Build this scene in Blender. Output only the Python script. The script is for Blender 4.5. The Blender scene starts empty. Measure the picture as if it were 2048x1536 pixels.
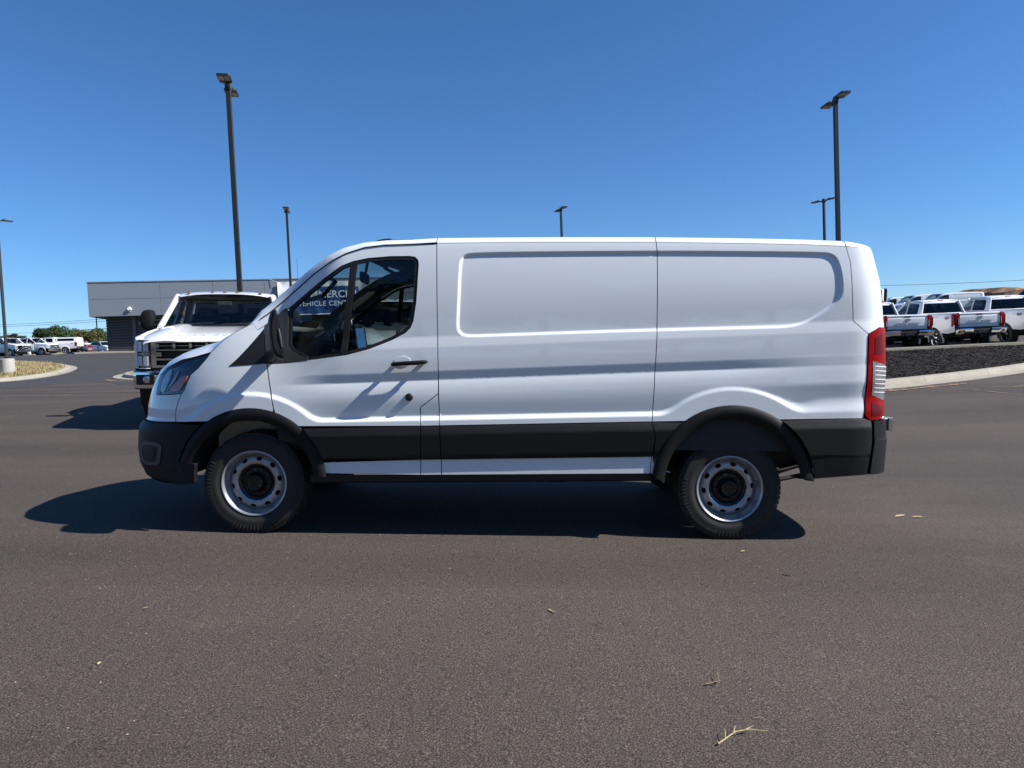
import bpy, bmesh, math, random
import numpy as np
from mathutils import Matrix, Vector
from mathutils.geometry import delaunay_2d_cdt
R = math.radians
scn = bpy.context.scene
COL = scn.collection

# ------------------------------------------------------------------ camera
cam = bpy.data.cameras.new('camera'); cam.sensor_width = 36.0; cam.lens = 1420.0/2048*36
cam.clip_start = 0.05; cam.clip_end = 3000
camo = bpy.data.objects.new('camera', cam); COL.objects.link(camo)
camo.matrix_world = Matrix.Translation((0, 0, 1.27)) @ Matrix.Rotation(R(90-2.54), 4, 'X') @ Matrix.Rotation(R(-2.39), 4, 'Z')
scn.camera = camo

# ------------------------------------------------------------------ sky, sun, exposure
SUN = Vector((0.752, -0.138, 0.648)).normalized()          # towards the sun
world = bpy.data.worlds.new('World'); scn.world = world; world.use_nodes = True
wn = world.node_tree.nodes; wl = world.node_tree.links
sky = wn.new('ShaderNodeTexSky'); sky.sky_type = 'NISHITA'; sky.sun_disc = False
sky.sun_elevation = math.asin(SUN.z); sky.sun_rotation = math.atan2(SUN.x, SUN.y)
sky.altitude = 800; sky.air_density = 1.0; sky.dust_density = 0.0; sky.ozone_density = 10.0
wn['Background'].inputs['Strength'].default_value = 0.0875
hsv = wn.new('ShaderNodeHueSaturation'); hsv.inputs['Saturation'].default_value = 1.06
wl.new(sky.outputs[0], hsv.inputs['Color']); wl.new(hsv.outputs[0], wn['Background'].inputs['Color'])
sun = bpy.data.lights.new('sun', 'SUN'); sun.energy = 5.0; sun.angle = R(0.53); sun.color = (1.0, 0.968, 0.925)
suno = bpy.data.objects.new('sun', sun); COL.objects.link(suno)
suno.rotation_euler = SUN.to_track_quat('Z', 'Y').to_euler()
vs = scn.view_settings; vs.view_transform = 'Standard'; vs.look = 'None'; vs.exposure = 0.64; vs.gamma = 1.0; vs.use_curve_mapping = False
scn.cycles.max_bounces = 8; scn.cycles.transparent_max_bounces = 24; scn.cycles.caustics_reflective = False; scn.cycles.caustics_refractive = False

# ------------------------------------------------------------------ helpers
def sst(a, b, x):
    t = np.clip((x-a)/(b-a), 0, 1); return t*t*(3-2*t)
MATS = {}
def nodes(name):
    m = bpy.data.materials.new(name); m.use_nodes = True; MATS[name] = m
    return m, m.node_tree.nodes, m.node_tree.links, m.node_tree.nodes['Principled BSDF']
def mat(name, col, rough=.5, metal=0., coat=0., spec=.5, var=0., vscale=6., bump=0., bscale=80., emit=None, coatr=.03):
    m, n, l, b = nodes(name)
    b.inputs['Base Color'].default_value = (*col, 1); b.inputs['Roughness'].default_value = rough
    b.inputs['Metallic'].default_value = metal; b.inputs['Coat Weight'].default_value = coat
    b.inputs['Coat Roughness'].default_value = coatr; b.inputs['Specular IOR Level'].default_value = spec
    if var or bump:
        tc = n.new('ShaderNodeTexCoord')
    if var:
        nz = n.new('ShaderNodeTexNoise'); nz.inputs['Scale'].default_value = vscale; nz.inputs['Detail'].default_value = 5
        l.new(tc.outputs['Object'], nz.inputs['Vector'])
        mx = n.new('ShaderNodeMix'); mx.data_type = 'RGBA'
        mx.inputs[6].default_value = (*[c*(1-var) for c in col], 1); mx.inputs[7].default_value = (*[min(1, c*(1+var)) for c in col], 1)
        l.new(nz.outputs['Fac'], mx.inputs[0]); l.new(mx.outputs[2], b.inputs['Base Color'])
    if bump:
        nb = n.new('ShaderNodeTexNoise'); nb.inputs['Scale'].default_value = bscale; nb.inputs['Detail'].default_value = 3
        l.new(tc.outputs['Object'], nb.inputs['Vector'])
        bp = n.new('ShaderNodeBump'); bp.inputs['Strength'].default_value = bump; bp.inputs['Distance'].default_value = .01
        l.new(nb.outputs['Fac'], bp.inputs['Height']); l.new(bp.outputs[0], b.inputs['Normal'])
    return m
def glass(name, tint, ior=1.5, rough=0.0):
    m, n, l, b = nodes(name); n.remove(b)
    tr = n.new('ShaderNodeBsdfTransparent'); tr.inputs[0].default_value = (*tint, 1)
    gl = n.new('ShaderNodeBsdfGlossy'); gl.inputs['Roughness'].default_value = rough
    fr = n.new('ShaderNodeFresnel'); ge = n.new('ShaderNodeNewGeometry'); im = n.new('ShaderNodeMix'); im.data_type = 'FLOAT'; im.inputs[2].default_value = ior; im.inputs[3].default_value = 1/ior
    l.new(ge.outputs['Backfacing'], im.inputs[0]); l.new(im.outputs[0], fr.inputs[0])       # a thin pane: same reflectance from either side
    mx = n.new('ShaderNodeMixShader'); l.new(fr.outputs[0], mx.inputs[0]); l.new(tr.outputs[0], mx.inputs[1]); l.new(gl.outputs[0], mx.inputs[2])
    l.new(mx.outputs[0], n['Material Output'].inputs[0]); return m

class MB:
    """collects geometry for one mesh"""
    def __init__(s): s.v = []; s.f = []
    def add(s, v, f):
        o = len(s.v); s.v += [tuple(map(float, p)) for p in v]; s.f += [tuple(i+o for i in q) for q in f]; return s
    def box(s, lo, hi, bev=0., M=None):
        (x0, y0, z0), (x1, y1, z1) = lo, hi
        if bev <= 0:
            v = [(x, y, z) for x in (x0, x1) for y in (y0, y1) for z in (z0, z1)]
            f = [(0, 1, 3, 2), (4, 6, 7, 5), (0, 4, 5, 1), (2, 3, 7, 6), (0, 2, 6, 4), (1, 5, 7, 3)]
        else:
            c = Vector(((x0+x1)/2, (y0+y1)/2, (z0+z1)/2)); h = Vector(((x1-x0)/2, (y1-y0)/2, (z1-z0)/2)); b = min(bev, *(h*.95))
            v = []; f = []; idx = {}
            for sx in (-1, 1):
                for sy in (-1, 1):
                    for sz in (-1, 1):
                        for a in range(3):
                            q = [h.x-b, h.y-b, h.z-b]; q[a] += b; idx[(sx, sy, sz, a)] = len(v)
                            v.append((c.x+sx*q[0], c.y+sy*q[1], c.z+sz*q[2]))
            S2 = [(-1, -1), (1, -1), (1, 1), (-1, 1)]
            for a in range(3):
                for sg in (-1, 1):
                    r = []
                    for p, q in S2:
                        k = [0, 0, 0]; k[a] = sg; k[(a+1) % 3] = p; k[(a+2) % 3] = q; r.append(idx[(*k, a)])
                    f.append(tuple(r if sg > 0 else r[::-1]))
            for a in range(3):       # edges along axis a
                b1, b2 = (a+1) % 3, (a+2) % 3
                for p, q in S2:
                    k0 = [0]*3; k0[a] = -1; k0[b1] = p; k0[b2] = q; k1 = list(k0); k1[a] = 1
                    r = [idx[(*k0, b1)], idx[(*k1, b1)], idx[(*k1, b2)], idx[(*k0, b2)]]
                    f.append(tuple(r if p*q < 0 else r[::-1]))
            for sx in (-1, 1):
                for sy in (-1, 1):
                    for sz in (-1, 1):
                        r = [idx[(sx, sy, sz, 0)], idx[(sx, sy, sz, 1)], idx[(sx, sy, sz, 2)]]
                        f.append(tuple(r if sx*sy*sz > 0 else r[::-1]))
        if M is not None: v = [tuple(M @ Vector(p)) for p in v]
        return s.add(v, f)
    def tube(s, pts, r, n=8, caps=True):
        pts = [Vector(p) for p in pts]; rs = r if isinstance(r, (list, tuple)) else [r]*len(pts)
        v = []; f = []; up = None
        for i, p in enumerate(pts):
            t = (pts[min(i+1, len(pts)-1)]-pts[max(i-1, 0)]).normalized()
            if up is None: up = Vector((0, 0, 1)) if abs(t.z) < .9 else Vector((1, 0, 0))
            a = t.cross(up).normalized(); b = a.cross(t).normalized(); up = b
            for k in range(n):
                w = 2*math.pi*k/n; v.append(p+(a*math.cos(w)+b*math.sin(w))*rs[i])
        for i in range(len(pts)-1):
            for k in range(n):
                k2 = (k+1) % n; f.append((i*n+k, i*n+k2, (i+1)*n+k2, (i+1)*n+k))
        if caps: f += [tuple(range(n))[::-1], tuple(range((len(pts)-1)*n, len(pts)*n))]
        return s.add(v, f)
    def lathe(s, prof, n=48, M=None, axis='Y'):
        """prof: (radius, along-axis) rings about the axis"""
        v = []; f = []; m = len(prof)
        for k in range(n):
            w = 2*math.pi*k/n; c, d = math.cos(w), math.sin(w)
            for r, h in prof:
                v.append((r*c, h, r*d) if axis == 'Y' else (r*c, r*d, h))
        for k in range(n):
            k2 = (k+1) % n
            for i in range(m-1):
                q = (k*m+i, k*m+i+1, k2*m+i+1, k2*m+i); f.append(q)
        if M is not None: v = [tuple(M @ Vector(p)) for p in v]
        return s.add(v, f)
    def loft(s, rings, close=False, caps=False):
        n = len(rings[0]); v = [p for r in rings for p in r]; f = []
        for i in range(len(rings)-1):
            for k in range(n if close else n-1):
                k2 = (k+1) % n; f.append((i*n+k, i*n+k2, (i+1)*n+k2, (i+1)*n+k))
        if caps: f += [tuple(range(n))[::-1], tuple(range((len(rings)-1)*n, len(rings)*n))]
        return s.add(v, f)
    def prism(s, poly, d0, d1, M):
        """poly (a,b) extruded from d0 to d1; M maps (a,b,d)"""
        n = len(poly); v = [M @ Vector((a, b, d)) for d in (d0, d1) for a, b in poly]
        f = [tuple(range(n))[::-1], tuple(range(n, 2*n))]+[(i, (i+1) % n, n+(i+1) % n, n+i) for i in range(n)]
        return s.add(v, f)
    def build(s, name, m, parent=None, smooth=35, fix=True):
        return link(name, s.v, s.f, m, parent, smooth, fix=fix)
def link(name, v, f, m, parent=None, smooth=35, normals=None, fix=False):
    me = bpy.data.meshes.new(name); me.from_pydata(v, [], f)
    if fix:
        bm = bmesh.new(); bm.from_mesh(me); bmesh.ops.recalc_face_normals(bm, faces=bm.faces); bm.to_mesh(me); bm.free()
    me.update()
    if isinstance(m, str): m = MATS[m]
    me.materials.append(m)
    if smooth:
        me.polygons.foreach_set('use_smooth', [True]*len(me.polygons))
        if normals is not None: me.normals_split_custom_set_from_vertices(normals)
        else: me.set_sharp_from_angle(angle=R(smooth))
    o = bpy.data.objects.new(name, me); COL.objects.link(o)
    if parent is not None: o.parent = parent
    return o
def tag(o, label=None, cat=None, group=None, kind=None):
    if label: o['label'] = label
    if cat: o['category'] = cat
    if group: o['group'] = group
    if kind: o['kind'] = kind
    return o
def empty(name, label=None, cat=None, group=None, M=None):
    o = bpy.data.objects.new(name, None); COL.objects.link(o); o.empty_display_size = .2
    if M is not None: o.matrix_world = M
    return tag(o, label, cat, group)
def copy_tree(o, parent=None, keep=None):
    c = o.copy(); COL.objects.link(c); c.parent = parent
    for ch in o.children:
        if keep is None or keep(ch): copy_tree(ch, c)
    return c
def inpoly(px, pz, poly):
    r = np.zeros(px.shape, bool); n = len(poly)
    for i in range(n):
        ax, az = poly[i]; bx, bz = poly[i-1]
        if az == bz: continue
        r ^= ((az > pz) != (bz > pz)) & (px < (bx-ax)*(pz-az)/(bz-az)+ax)
    return r
def resample(poly, step):
    out = []; n = len(poly)
    for i in range(n):
        a = np.array(poly[i], float); b = np.array(poly[(i+1) % n], float); k = max(1, int(math.ceil(np.linalg.norm(b-a)/step)))
        out += [tuple(a+(b-a)*j/k) for j in range(k)]
    return out
def smoothpoly(poly, it=2):
    for _ in range(it):
        q = []
        for i in range(len(poly)):
            a, b = np.array(poly[i]), np.array(poly[(i+1) % len(poly)]); q += [tuple(a*.75+b*.25), tuple(a*.25+b*.75)]
        poly = q
    return poly
def area(p): return .5*sum(p[i-1][0]*p[i][1]-p[i][0]*p[i-1][1] for i in range(len(p)))
def inset(poly, g):
    """moves a polygon's edges inwards by g"""
    p = [np.array(q, float) for q in poly]
    if area(poly) < 0: p = p[::-1]
    n = len(p); out = []
    for i in range(n):
        a = p[i]-p[i-1]; b = p[(i+1) % n]-p[i]; a /= np.linalg.norm(a)+1e-9; b /= np.linalg.norm(b)+1e-9
        na = np.array((-a[1], a[0])); nb = np.array((-b[1], b[0])); m = na+nb; m /= max(.5, m@m/2+1e-9)
        out.append(tuple(p[i]+m*g))
    return out
def panel(name, outline, fn, m, parent, holes=(), su=.05, sz=.012, gap=.0029, thick=.02, off=0., mirror=False, extra=(), nfn=None, bstep=.02, join=False, smooth=True, exclude=None, skew=None):
    """a sheet on the surface fn(u,z): outline and holes in (u,z), rims turned inwards by thick"""
    outs = [inset(resample(outline, bstep), gap) if gap else resample(outline, bstep)]
    for h in holes:
        q = resample(h, bstep); q = inset(q, -gap) if gap else q; outs.append(q)
    pts = []; edges = []
    for o in outs:
        k = len(pts); pts += o; edges += [(k+i, k+(i+1) % len(o)) for i in range(len(o))]
    nb = len(pts)
    A = np.array(outs[0]); lo, hi = A.min(0), A.max(0)
    gu = np.arange(lo[0]+su*.5, hi[0], su); gz = np.arange(lo[1]+sz*.5, hi[1], sz)
    G = np.stack(np.meshgrid(gu, gz), -1).reshape(-1, 2)
    if skew is not None:
        gz = np.arange(lo[1]-.15, hi[1]+.15, sz); G = np.stack(np.meshgrid(gu, gz), -1).reshape(-1, 2); G[:, 1] += skew(G[:, 0], G[:, 1])
    if exclude is not None: G = G[~exclude(G[:, 0], G[:, 1])]
    if len(extra): G = np.concatenate([G, np.array(extra)])
    if len(G):
        ok = inpoly(G[:, 0], G[:, 1], outs[0])
        for h in outs[1:]: ok &= ~inpoly(G[:, 0], G[:, 1], h)
        G = G[ok]
        if len(G):
            B = np.array(pts); keep = np.ones(len(G), bool)
            for s0 in range(0, len(G), 4000):
                d = np.abs(G[s0:s0+4000, None, 0]-B[None, :, 0])/su + np.abs(G[s0:s0+4000, None, 1]-B[None, :, 1])/sz
                keep[s0:s0+4000] = d.min(1) > .35
            G = G[keep]
    allp = [Vector(p) for p in pts]+[Vector(p) for p in G]
    vv, ee, ff, ov, oe, of = delaunay_2d_cdt(allp, edges, [], 0, 1e-7)
    P = np.array([tuple(p) for p in vv]); F = np.array([f for f in ff if len(f) == 3])
    C = P[F].mean(1); ok = inpoly(C[:, 0], C[:, 1], outs[0])
    for h in outs[1:]: ok &= ~inpoly(C[:, 0], C[:, 1], h)
    F = F[ok]
    X = np.stack(fn(P[:, 0], P[:, 1]), -1)
    if nfn is None:
        e = .003
        a = np.stack(fn(P[:, 0]+e, P[:, 1]), -1)-np.stack(fn(P[:, 0]-e, P[:, 1]), -1); b = np.stack(fn(P[:, 0], P[:, 1]+e), -1)-np.stack(fn(P[:, 0], P[:, 1]-e), -1)
        N = np.cross(a, b); N /= np.linalg.norm(N, axis=1, keepdims=True)+1e-12
    else: N = nfn(P[:, 0], P[:, 1])
    X = X+N*off
    tri = P[F]; sgn = (tri[:, 1, 0]-tri[:, 0, 0])*(tri[:, 2, 1]-tri[:, 0, 1])-(tri[:, 2, 0]-tri[:, 0, 0])*(tri[:, 1, 1]-tri[:, 0, 1])
    F = np.where(sgn[:, None] > 0, F, F[:, ::-1])
    V = [X]; NN = [N]; FF = [F]; base = len(X)
    if thick:
        from collections import Counter
        cnt = Counter()
        for t in F:
            for i in range(3): cnt[(t[i], t[(i+1) % 3])] += 1
        be = [e for e in cnt if (e[1], e[0]) not in cnt]
        ids = sorted({i for e in be for i in e}); mp = {i: k for k, i in enumerate(ids)}
        X0 = X[ids]; Nv = N[ids]; X1 = X0-Nv*thick
        rn = np.zeros_like(X0)
        for a, b in be:
            t = X[b]-X[a]; q = np.cross(t, N[a]); q /= np.linalg.norm(q)+1e-12; rn[mp[a]] += q; rn[mp[b]] += q
        rn /= np.linalg.norm(rn, axis=1, keepdims=True)+1e-12
        ki = len(ids); V += [X0, X1]; NN += [rn, rn]
        FF.append(np.array([(base+mp[b], base+mp[a], base+ki+mp[a]) for a, b in be])); FF.append(np.array([(base+mp[b], base+ki+mp[a], base+ki+mp[b]) for a, b in be]))
    V = np.concatenate(V); NN = np.concatenate(NN); FF = np.concatenate(FF)
    def mk(V, NN, FF): return link(name, V.tolist(), FF.tolist(), m, parent, 35 if smooth else 0, NN.tolist() if smooth else None)
    fl = np.array((1, -1, 1))
    if join:
        return mk(np.concatenate([V, V*fl]), np.concatenate([NN, NN*fl]), np.concatenate([FF, FF[:, ::-1]+len(V)]))
    o = mk(V, NN, FF)
    if mirror: return o, mk(V*fl, NN*fl, FF[:, ::-1])
    return o
def text_mesh(txt, size, depth, bold=0., shear=0., spacing=1.0):
    cu = bpy.data.curves.new('lettering', 'FONT'); cu.body = txt; cu.size = size; cu.extrude = depth; cu.align_x = 'CENTER'; cu.align_y = 'CENTER'
    cu.offset = bold; cu.shear = shear; cu.space_character = spacing; cu.resolution_u = 3
    o = bpy.data.objects.new('lettering', cu); COL.objects.link(o)
    dg = bpy.context.evaluated_depsgraph_get(); ev = o.evaluated_get(dg); me = ev.to_mesh()
    v = [tuple(p.co) for p in me.vertices]; f = [tuple(p.vertices) for p in me.polygons]; ev.to_mesh_clear()
    bpy.data.objects.remove(o); bpy.data.curves.remove(cu); return v, f
def lettering(name, txt, size, depth, m, parent, M, bend=None, **k):
    v, f = text_mesh(txt, size, depth, **k)
    v = [tuple(M @ Vector(p)) if bend is None else bend(*p) for p in v]
    return link(name, v, f, m, parent, 0)
# ------------------------------------------------------------------ materials
mat('white_paint', (.82, .86, .87), .45, coat=1., coatr=.02, spec=.3)
mat('white_primer', (.78, .79, .80), .6, var=.1)
mat('white_truck_paint', (.80, .80, .80), .45, coat=1., coatr=.03, spec=.3)
mat('black_plastic', (.0065, .0065, .007), .55, spec=.28, bump=.08, bscale=900)
mat('black_gloss', (.008, .008, .009), .12, coat=.6)
mat('dark_trim', (.006, .006, .007), .6)
mat('grey_plastic', (.06, .06, .062), .5)
mat('sail_plastic', (.045, .044, .044), .48)
mat('rubber', (.028, .027, .026), .7, spec=.35, bump=.15, bscale=300, var=.25, vscale=30)
mat('steel_silver', (.46, .47, .49), .34, metal=.7)
mat('hub_black', (.004, .004, .005), .3, coat=.2, spec=.4)
mat('chrome', (.75, .76, .78), .07, metal=1.)
mat('bright_metal', (.6, .61, .63), .22, metal=1.)
mat('underbody', (.012, .012, .012), .8)
mat('frame_steel', (.02, .02, .021), .6)
mat('liner', (.032, .033, .035), .75)
mat('interior_dark', (.022, .023, .026), .75)
mat('headliner', (.13, .135, .15), .85)
mat('interior_trim', (.06, .062, .068), .7)
mat('seat_fabric', (.03, .032, .036), .85, bump=.2, bscale=400)
mat('lamp_red', (.26, .0010, .0018), .35, coat=.04, spec=.1, var=.35, vscale=60)
mat('lamp_red_dark', (.10, .001, .002), .35, coat=.05, spec=.2)
mat('amber', (.55, .12, .03), .25, coat=1.)
mat('reflector', (.42, .43, .44), .3, metal=.4, var=.4, vscale=25)
mat('lamp_inner', (.30, .32, .34), .25, metal=.6, var=.6, vscale=18)
mat('mirror_glass', (.85, .87, .9), .01, metal=1.)
mat('pole_bronze', (.022, .022, .021), .45, metal=.2)
mat('led_panel', (.45, .42, .37), .45)
mat('fascia_grey', (.235, .26, .29), .45, metal=.2, var=.03, vscale=2)
mat('siding_dark', (.045, .047, .052), .5)
mat('siding_trim', (.10, .10, .105), .5)
mat('banner_white', (.78, .78, .78), .75)
mat('banner_blue', (.012, .06, .22), .7)
mat('ink_white', (.8, .8, .8), .6)
mat('emblem_blue', (.006, .016, .06), .25, coat=1.)
mat('decal_dark', (.03, .03, .035), .4)
mat('decal_red', (.28, .03, .03), .4)
mat('leaf_dry', (.42, .33, .17), .8, var=.3, vscale=60)
mat('leaf_brown', (.20, .15, .09), .8, var=.3, vscale=60)
mat('bark', (.085, .065, .05), .9, var=.3, vscale=8)
mat('wire', (.05, .05, .055), .6)
mat('sign_red', (.5, .03, .03), .5)
mat('silver_car', (.35, .37, .40), .35, metal=.5, coat=1.)
mat('navy_car', (.01, .016, .035), .3, coat=1.)
mat('lens_dark', (.24, .24, .25), .2, metal=.3, var=.6, vscale=60)
glass('clear_glass', (.44, .50, .49))
glass('tint_glass', (.34, .38, .39))
glass('shield_glass', (.80, .86, .84))
glass('privacy_glass', (.05, .055, .06))
glass('lamp_lens', (.93, .95, .97), 1.45)
def foliage(name, c1, c2):
    m, n, l, b = nodes(name)
    g = n.new('ShaderNodeNewGeometry'); r = n.new('ShaderNodeValToRGB'); r.color_ramp.elements[0].color = (*c1, 1); r.color_ramp.elements[1].color = (*c2, 1)
    l.new(g.outputs['Random Per Island'], r.inputs[0]); l.new(r.outputs[0], b.inputs['Base Color']); b.inputs['Roughness'].default_value = .75
    b.inputs['Specular IOR Level'].default_value = .2
    return m
foliage('foliage_green', (.030, .060, .016), (.075, .115, .035))
foliage('foliage_olive', (.060, .070, .022), (.13, .125, .045))
foliage('foliage_dark', (.016, .034, .014), (.045, .070, .028))
foliage('grass_blade', (.13, .125, .04), (.42, .33, .16))
foliage('grit_stone', (.10, .085, .07), (.50, .43, .33))
foliage('mulch_chip', (.010, .0085, .0075), (.060, .048, .040))

def ground_mat(name, stops, fine, big, tone, rough=.9, bump=.5, bdist=.004, bscale=170, streak=None, dirt=None, lanes=0.):
    """stops: speckle colours; fine: speckle scale; big: patch scale; tone: patch strength"""
    m, n, l, b = nodes(name)
    tc = n.new('ShaderNodeTexCoord')
    a = n.new('ShaderNodeTexNoise'); a.inputs['Scale'].default_value = fine; a.inputs['Detail'].default_value = 4; a.inputs['Roughness'].default_value = .7
    l.new(tc.outputs['Object'], a.inputs['Vector'])
    r = n.new('ShaderNodeValToRGB'); e = r.color_ramp.elements
    while len(e) < len(stops): e.new(.5)
    for k, (p, c) in enumerate(stops): e[k].position = p; e[k].color = (*c, 1)
    l.new(a.outputs['Fac'], r.inputs[0])
    g = n.new('ShaderNodeTexNoise'); g.inputs['Scale'].default_value = big; g.inputs['Detail'].default_value = 6; g.inputs['Roughness'].default_value = .6
    mp = n.new('ShaderNodeMapping'); l.new(tc.outputs['Object'], mp.inputs[0]); mp.inputs['Scale'].default_value = streak or (1, 1, 1)
    l.new(mp.outputs[0], g.inputs['Vector'])
    mr = n.new('ShaderNodeMapRange'); mr.inputs[1].default_value = .3; mr.inputs[2].default_value = .7; mr.inputs[3].default_value = 1-tone; mr.inputs[4].default_value = 1+tone
    l.new(g.outputs['Fac'], mr.inputs[0])
    mx = n.new('ShaderNodeVectorMath'); mx.operation = 'SCALE'; l.new(r.outputs[0], mx.inputs[0]); l.new(mr.outputs[0], mx.inputs['Scale'])
    last = mx.outputs[0]
    if lanes:       # faint paver lanes
        wv = n.new('ShaderNodeTexWave'); wv.wave_type = 'BANDS'; wv.bands_direction = 'Y'; wv.wave_profile = 'SAW'; wv.inputs['Scale'].default_value = .085; wv.inputs['Distortion'].default_value = 1.2; wv.inputs['Detail'].default_value = 3; wv.inputs['Detail Scale'].default_value = .35
        l.new(tc.outputs['Object'], wv.inputs['Vector']); wr_ = n.new('ShaderNodeMapRange'); wr_.inputs[3].default_value = 1-lanes; wr_.inputs[4].default_value = 1+lanes; l.new(wv.outputs['Fac'], wr_.inputs[0])
        sc_ = n.new('ShaderNodeVectorMath'); sc_.operation = 'SCALE'; l.new(last, sc_.inputs[0]); l.new(wr_.outputs[0], sc_.inputs['Scale']); last = sc_.outputs[0]
    for dc, dsc, lo, hi in (dirt or []):
        dn = n.new('ShaderNodeTexNoise'); dn.inputs['Scale'].default_value = dsc; dn.inputs['Detail'].default_value = 9; dn.inputs['Roughness'].default_value = .72
        l.new(tc.outputs['Object'], dn.inputs['Vector'])
        dm = n.new('ShaderNodeMapRange'); dm.inputs[1].default_value = lo; dm.inputs[2].default_value = hi; l.new(dn.outputs['Fac'], dm.inputs[0])
        dx = n.new('ShaderNodeMix'); dx.data_type = 'RGBA'; l.new(dm.outputs[0], dx.inputs[0]); l.new(last, dx.inputs[6]); dx.inputs[7].default_value = (*dc, 1); last = dx.outputs[2]
    l.new(last, b.inputs['Base Color']); b.inputs['Roughness'].default_value = rough; b.inputs['Specular IOR Level'].default_value = .3
    if bump:
        h = n.new('ShaderNodeTexVoronoi'); h.inputs['Scale'].default_value = bscale; l.new(tc.outputs['Object'], h.inputs['Vector'])
        bp = n.new('ShaderNodeBump'); bp.inputs['Strength'].default_value = bump; bp.inputs['Distance'].default_value = bdist
        l.new(h.outputs['Distance'], bp.inputs['Height']); l.new(bp.outputs[0], b.inputs['Normal'])
    return m
ground_mat('asphalt', [(.34, (.0074, .0057, .0046)), (.45, (.0435, .0342, .0276)), (.55, (.078, .0612, .0494)), (.66, (.19, .153, .126))], 150, .30, .24, streak=(.45, 1.7, 1), lanes=.045,
    dirt=[((.15, .11, .075), 1.1, .60, .95), ((.30, .25, .19), 48, .75, .82), ((.022, .019, .018), .7, .62, .85)])
ground_mat('asphalt_new', [(.35, (.030, .029, .029)), (.5, (.047, .046, .045)), (.68, (.085, .083, .080))], 110, .3, .12, streak=(.5, 2.2, 1), dirt=[((.14, .11, .08), 3.1, .72, .95)])
ground_mat('concrete', [(.3, (.25, .225, .18)), (.5, (.33, .30, .24)), (.7, (.39, .36, .30))], 30, 1.2, .12, bump=.2, bscale=120, dirt=[((.40, .27, .15), 2.2, .66, .9)])
ground_mat('pole_base_concrete', [(.3, (.34, .33, .30)), (.7, (.46, .45, .42))], 25, 2., .15, bump=.2, bscale=60)
ground_mat('turf', [(.35, (.09, .095, .035)), (.47, (.22, .19, .09)), (.56, (.36, .26, .13)), (.66, (.42, .22, .10))], 5, .5, .2, bump=.6, bdist=.02, bscale=30)
ground_mat('red_dirt', [(.3, (.13, .085, .055)), (.5, (.27, .18, .105)), (.7, (.38, .28, .18))], 9, .9, .25, bump=.8, bdist=.03, bscale=14)
ground_mat('field', [(.3, (.09, .10, .04)), (.5, (.17, .16, .075)), (.7, (.26, .21, .11))], 2, .05, .25, bump=0)
ground_mat('mulch_bed_mat', [(.3, (.010, .009, .009)), (.5, (.022, .020, .019)), (.7, (.05, .044, .04))], 22, .8, .2, bump=1., bdist=.03, bscale=28)
ground_mat('mound_dirt', [(.3, (.05, .026, .014)), (.45, (.16, .085, .045)), (.6, (.26, .15, .08)), (.75, (.36, .25, .15))], .55, .08, .35, bump=.8, bdist=.5, bscale=.6)
# ------------------------------------------------------------------ terrain: a lot sloping 5 % down to the right, with rises
PL = np.array((0.0504884, -0.0010187))      # plane gradient: z = -PL.(p-p0)
TC = np.array([(0, 0, 0), (-6, 4, 0), (6, 4, 0), (-6, 8, 0), (5, 7.5, 0), (0, 9, .02), (3, 5, 0), (-3, 5, 0), (0, 5.84, 0), (-1.65, 5, 0), (1.65, 5, 0), (-1.7, 6.7, 0), (1.6, 6.7, 0), (0, -12, 0), (20, -12, .3), (-20, -12, 0), (0, -80, 0), (-80, -60, 0), (80, -60, 2),
    (-26.9, 38, -.19), (-54.4, 78.2, .24), (-52.7, 85.2, .56), (-35.2, 62.1, .87), (-26, 66, 1.08), (-6.1, 11.8, .10), (-2.5, 14, .2), (-14, 20, 0), (-20, 45, .25), (-8, 62, 1.3), (-5, 30, .5),
    (8.9, 16.5, .57), (14.4, 20, .94), (13, 26.5, 1.33), (18.5, 27.2, 1.62), (26, 29, 2.05), (16, 31.5, 1.62), (21, 31.5, 1.87), (30, 48, 3.3), (24, 46, 3.0), (39, 66, 4.85), (46, 76, 5.4), (4, 42, 1.8), (69, 100, 6.0), (0, 110, 2.6), (-90, 150, .5), (-150, 200, .5), (150, 150, 9), (9, 8, .15), (10, 12, .35), (14, 9, .45)], float)
_D = np.linalg.norm(TC[:, None, :2]-TC[None, :, :2], axis=2)
_n = len(TC); _A = np.zeros((_n+1, _n+1)); _A[:_n, :_n] = np.sqrt(_D**2+4); _A[:_n, _n] = 1; _A[_n, :_n] = 1
_W = np.linalg.solve(_A, np.append(TC[:, 2], 0))
def terr(x, y):
    x = np.asarray(x, float); y = np.asarray(y, float)
    d = np.sqrt((x[..., None]-TC[:, 0])**2+(y[..., None]-TC[:, 1])**2+4)
    return -PL[0]*(x+.1776)-PL[1]*(y-5.8443)+d@_W[:-1]+_W[-1]
def tn(x, y, e=.5):
    return Vector((-(float(terr(x+e, y))-float(terr(x-e, y)))/(2*e), -(float(terr(x, y+e))-float(terr(x, y-e)))/(2*e), 1)).normalized()
def on_ground(x, y, heading, e=1.2, dz=0.):
    """frame on the terrain: local -y points along heading (degrees from world -y towards +x)"""
    n = tn(x, y, e); a = R(heading); f = Vector((math.sin(a), -math.cos(a), 0)); f = (f-n*f.dot(n)).normalized(); Y = -f; X = Y.cross(n).normalized()
    return Matrix(((X.x, Y.x, n.x, x), (X.y, Y.y, n.y, y), (X.z, Y.z, n.z, float(terr(x, y))+dz), (0, 0, 0, 1)))
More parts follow.
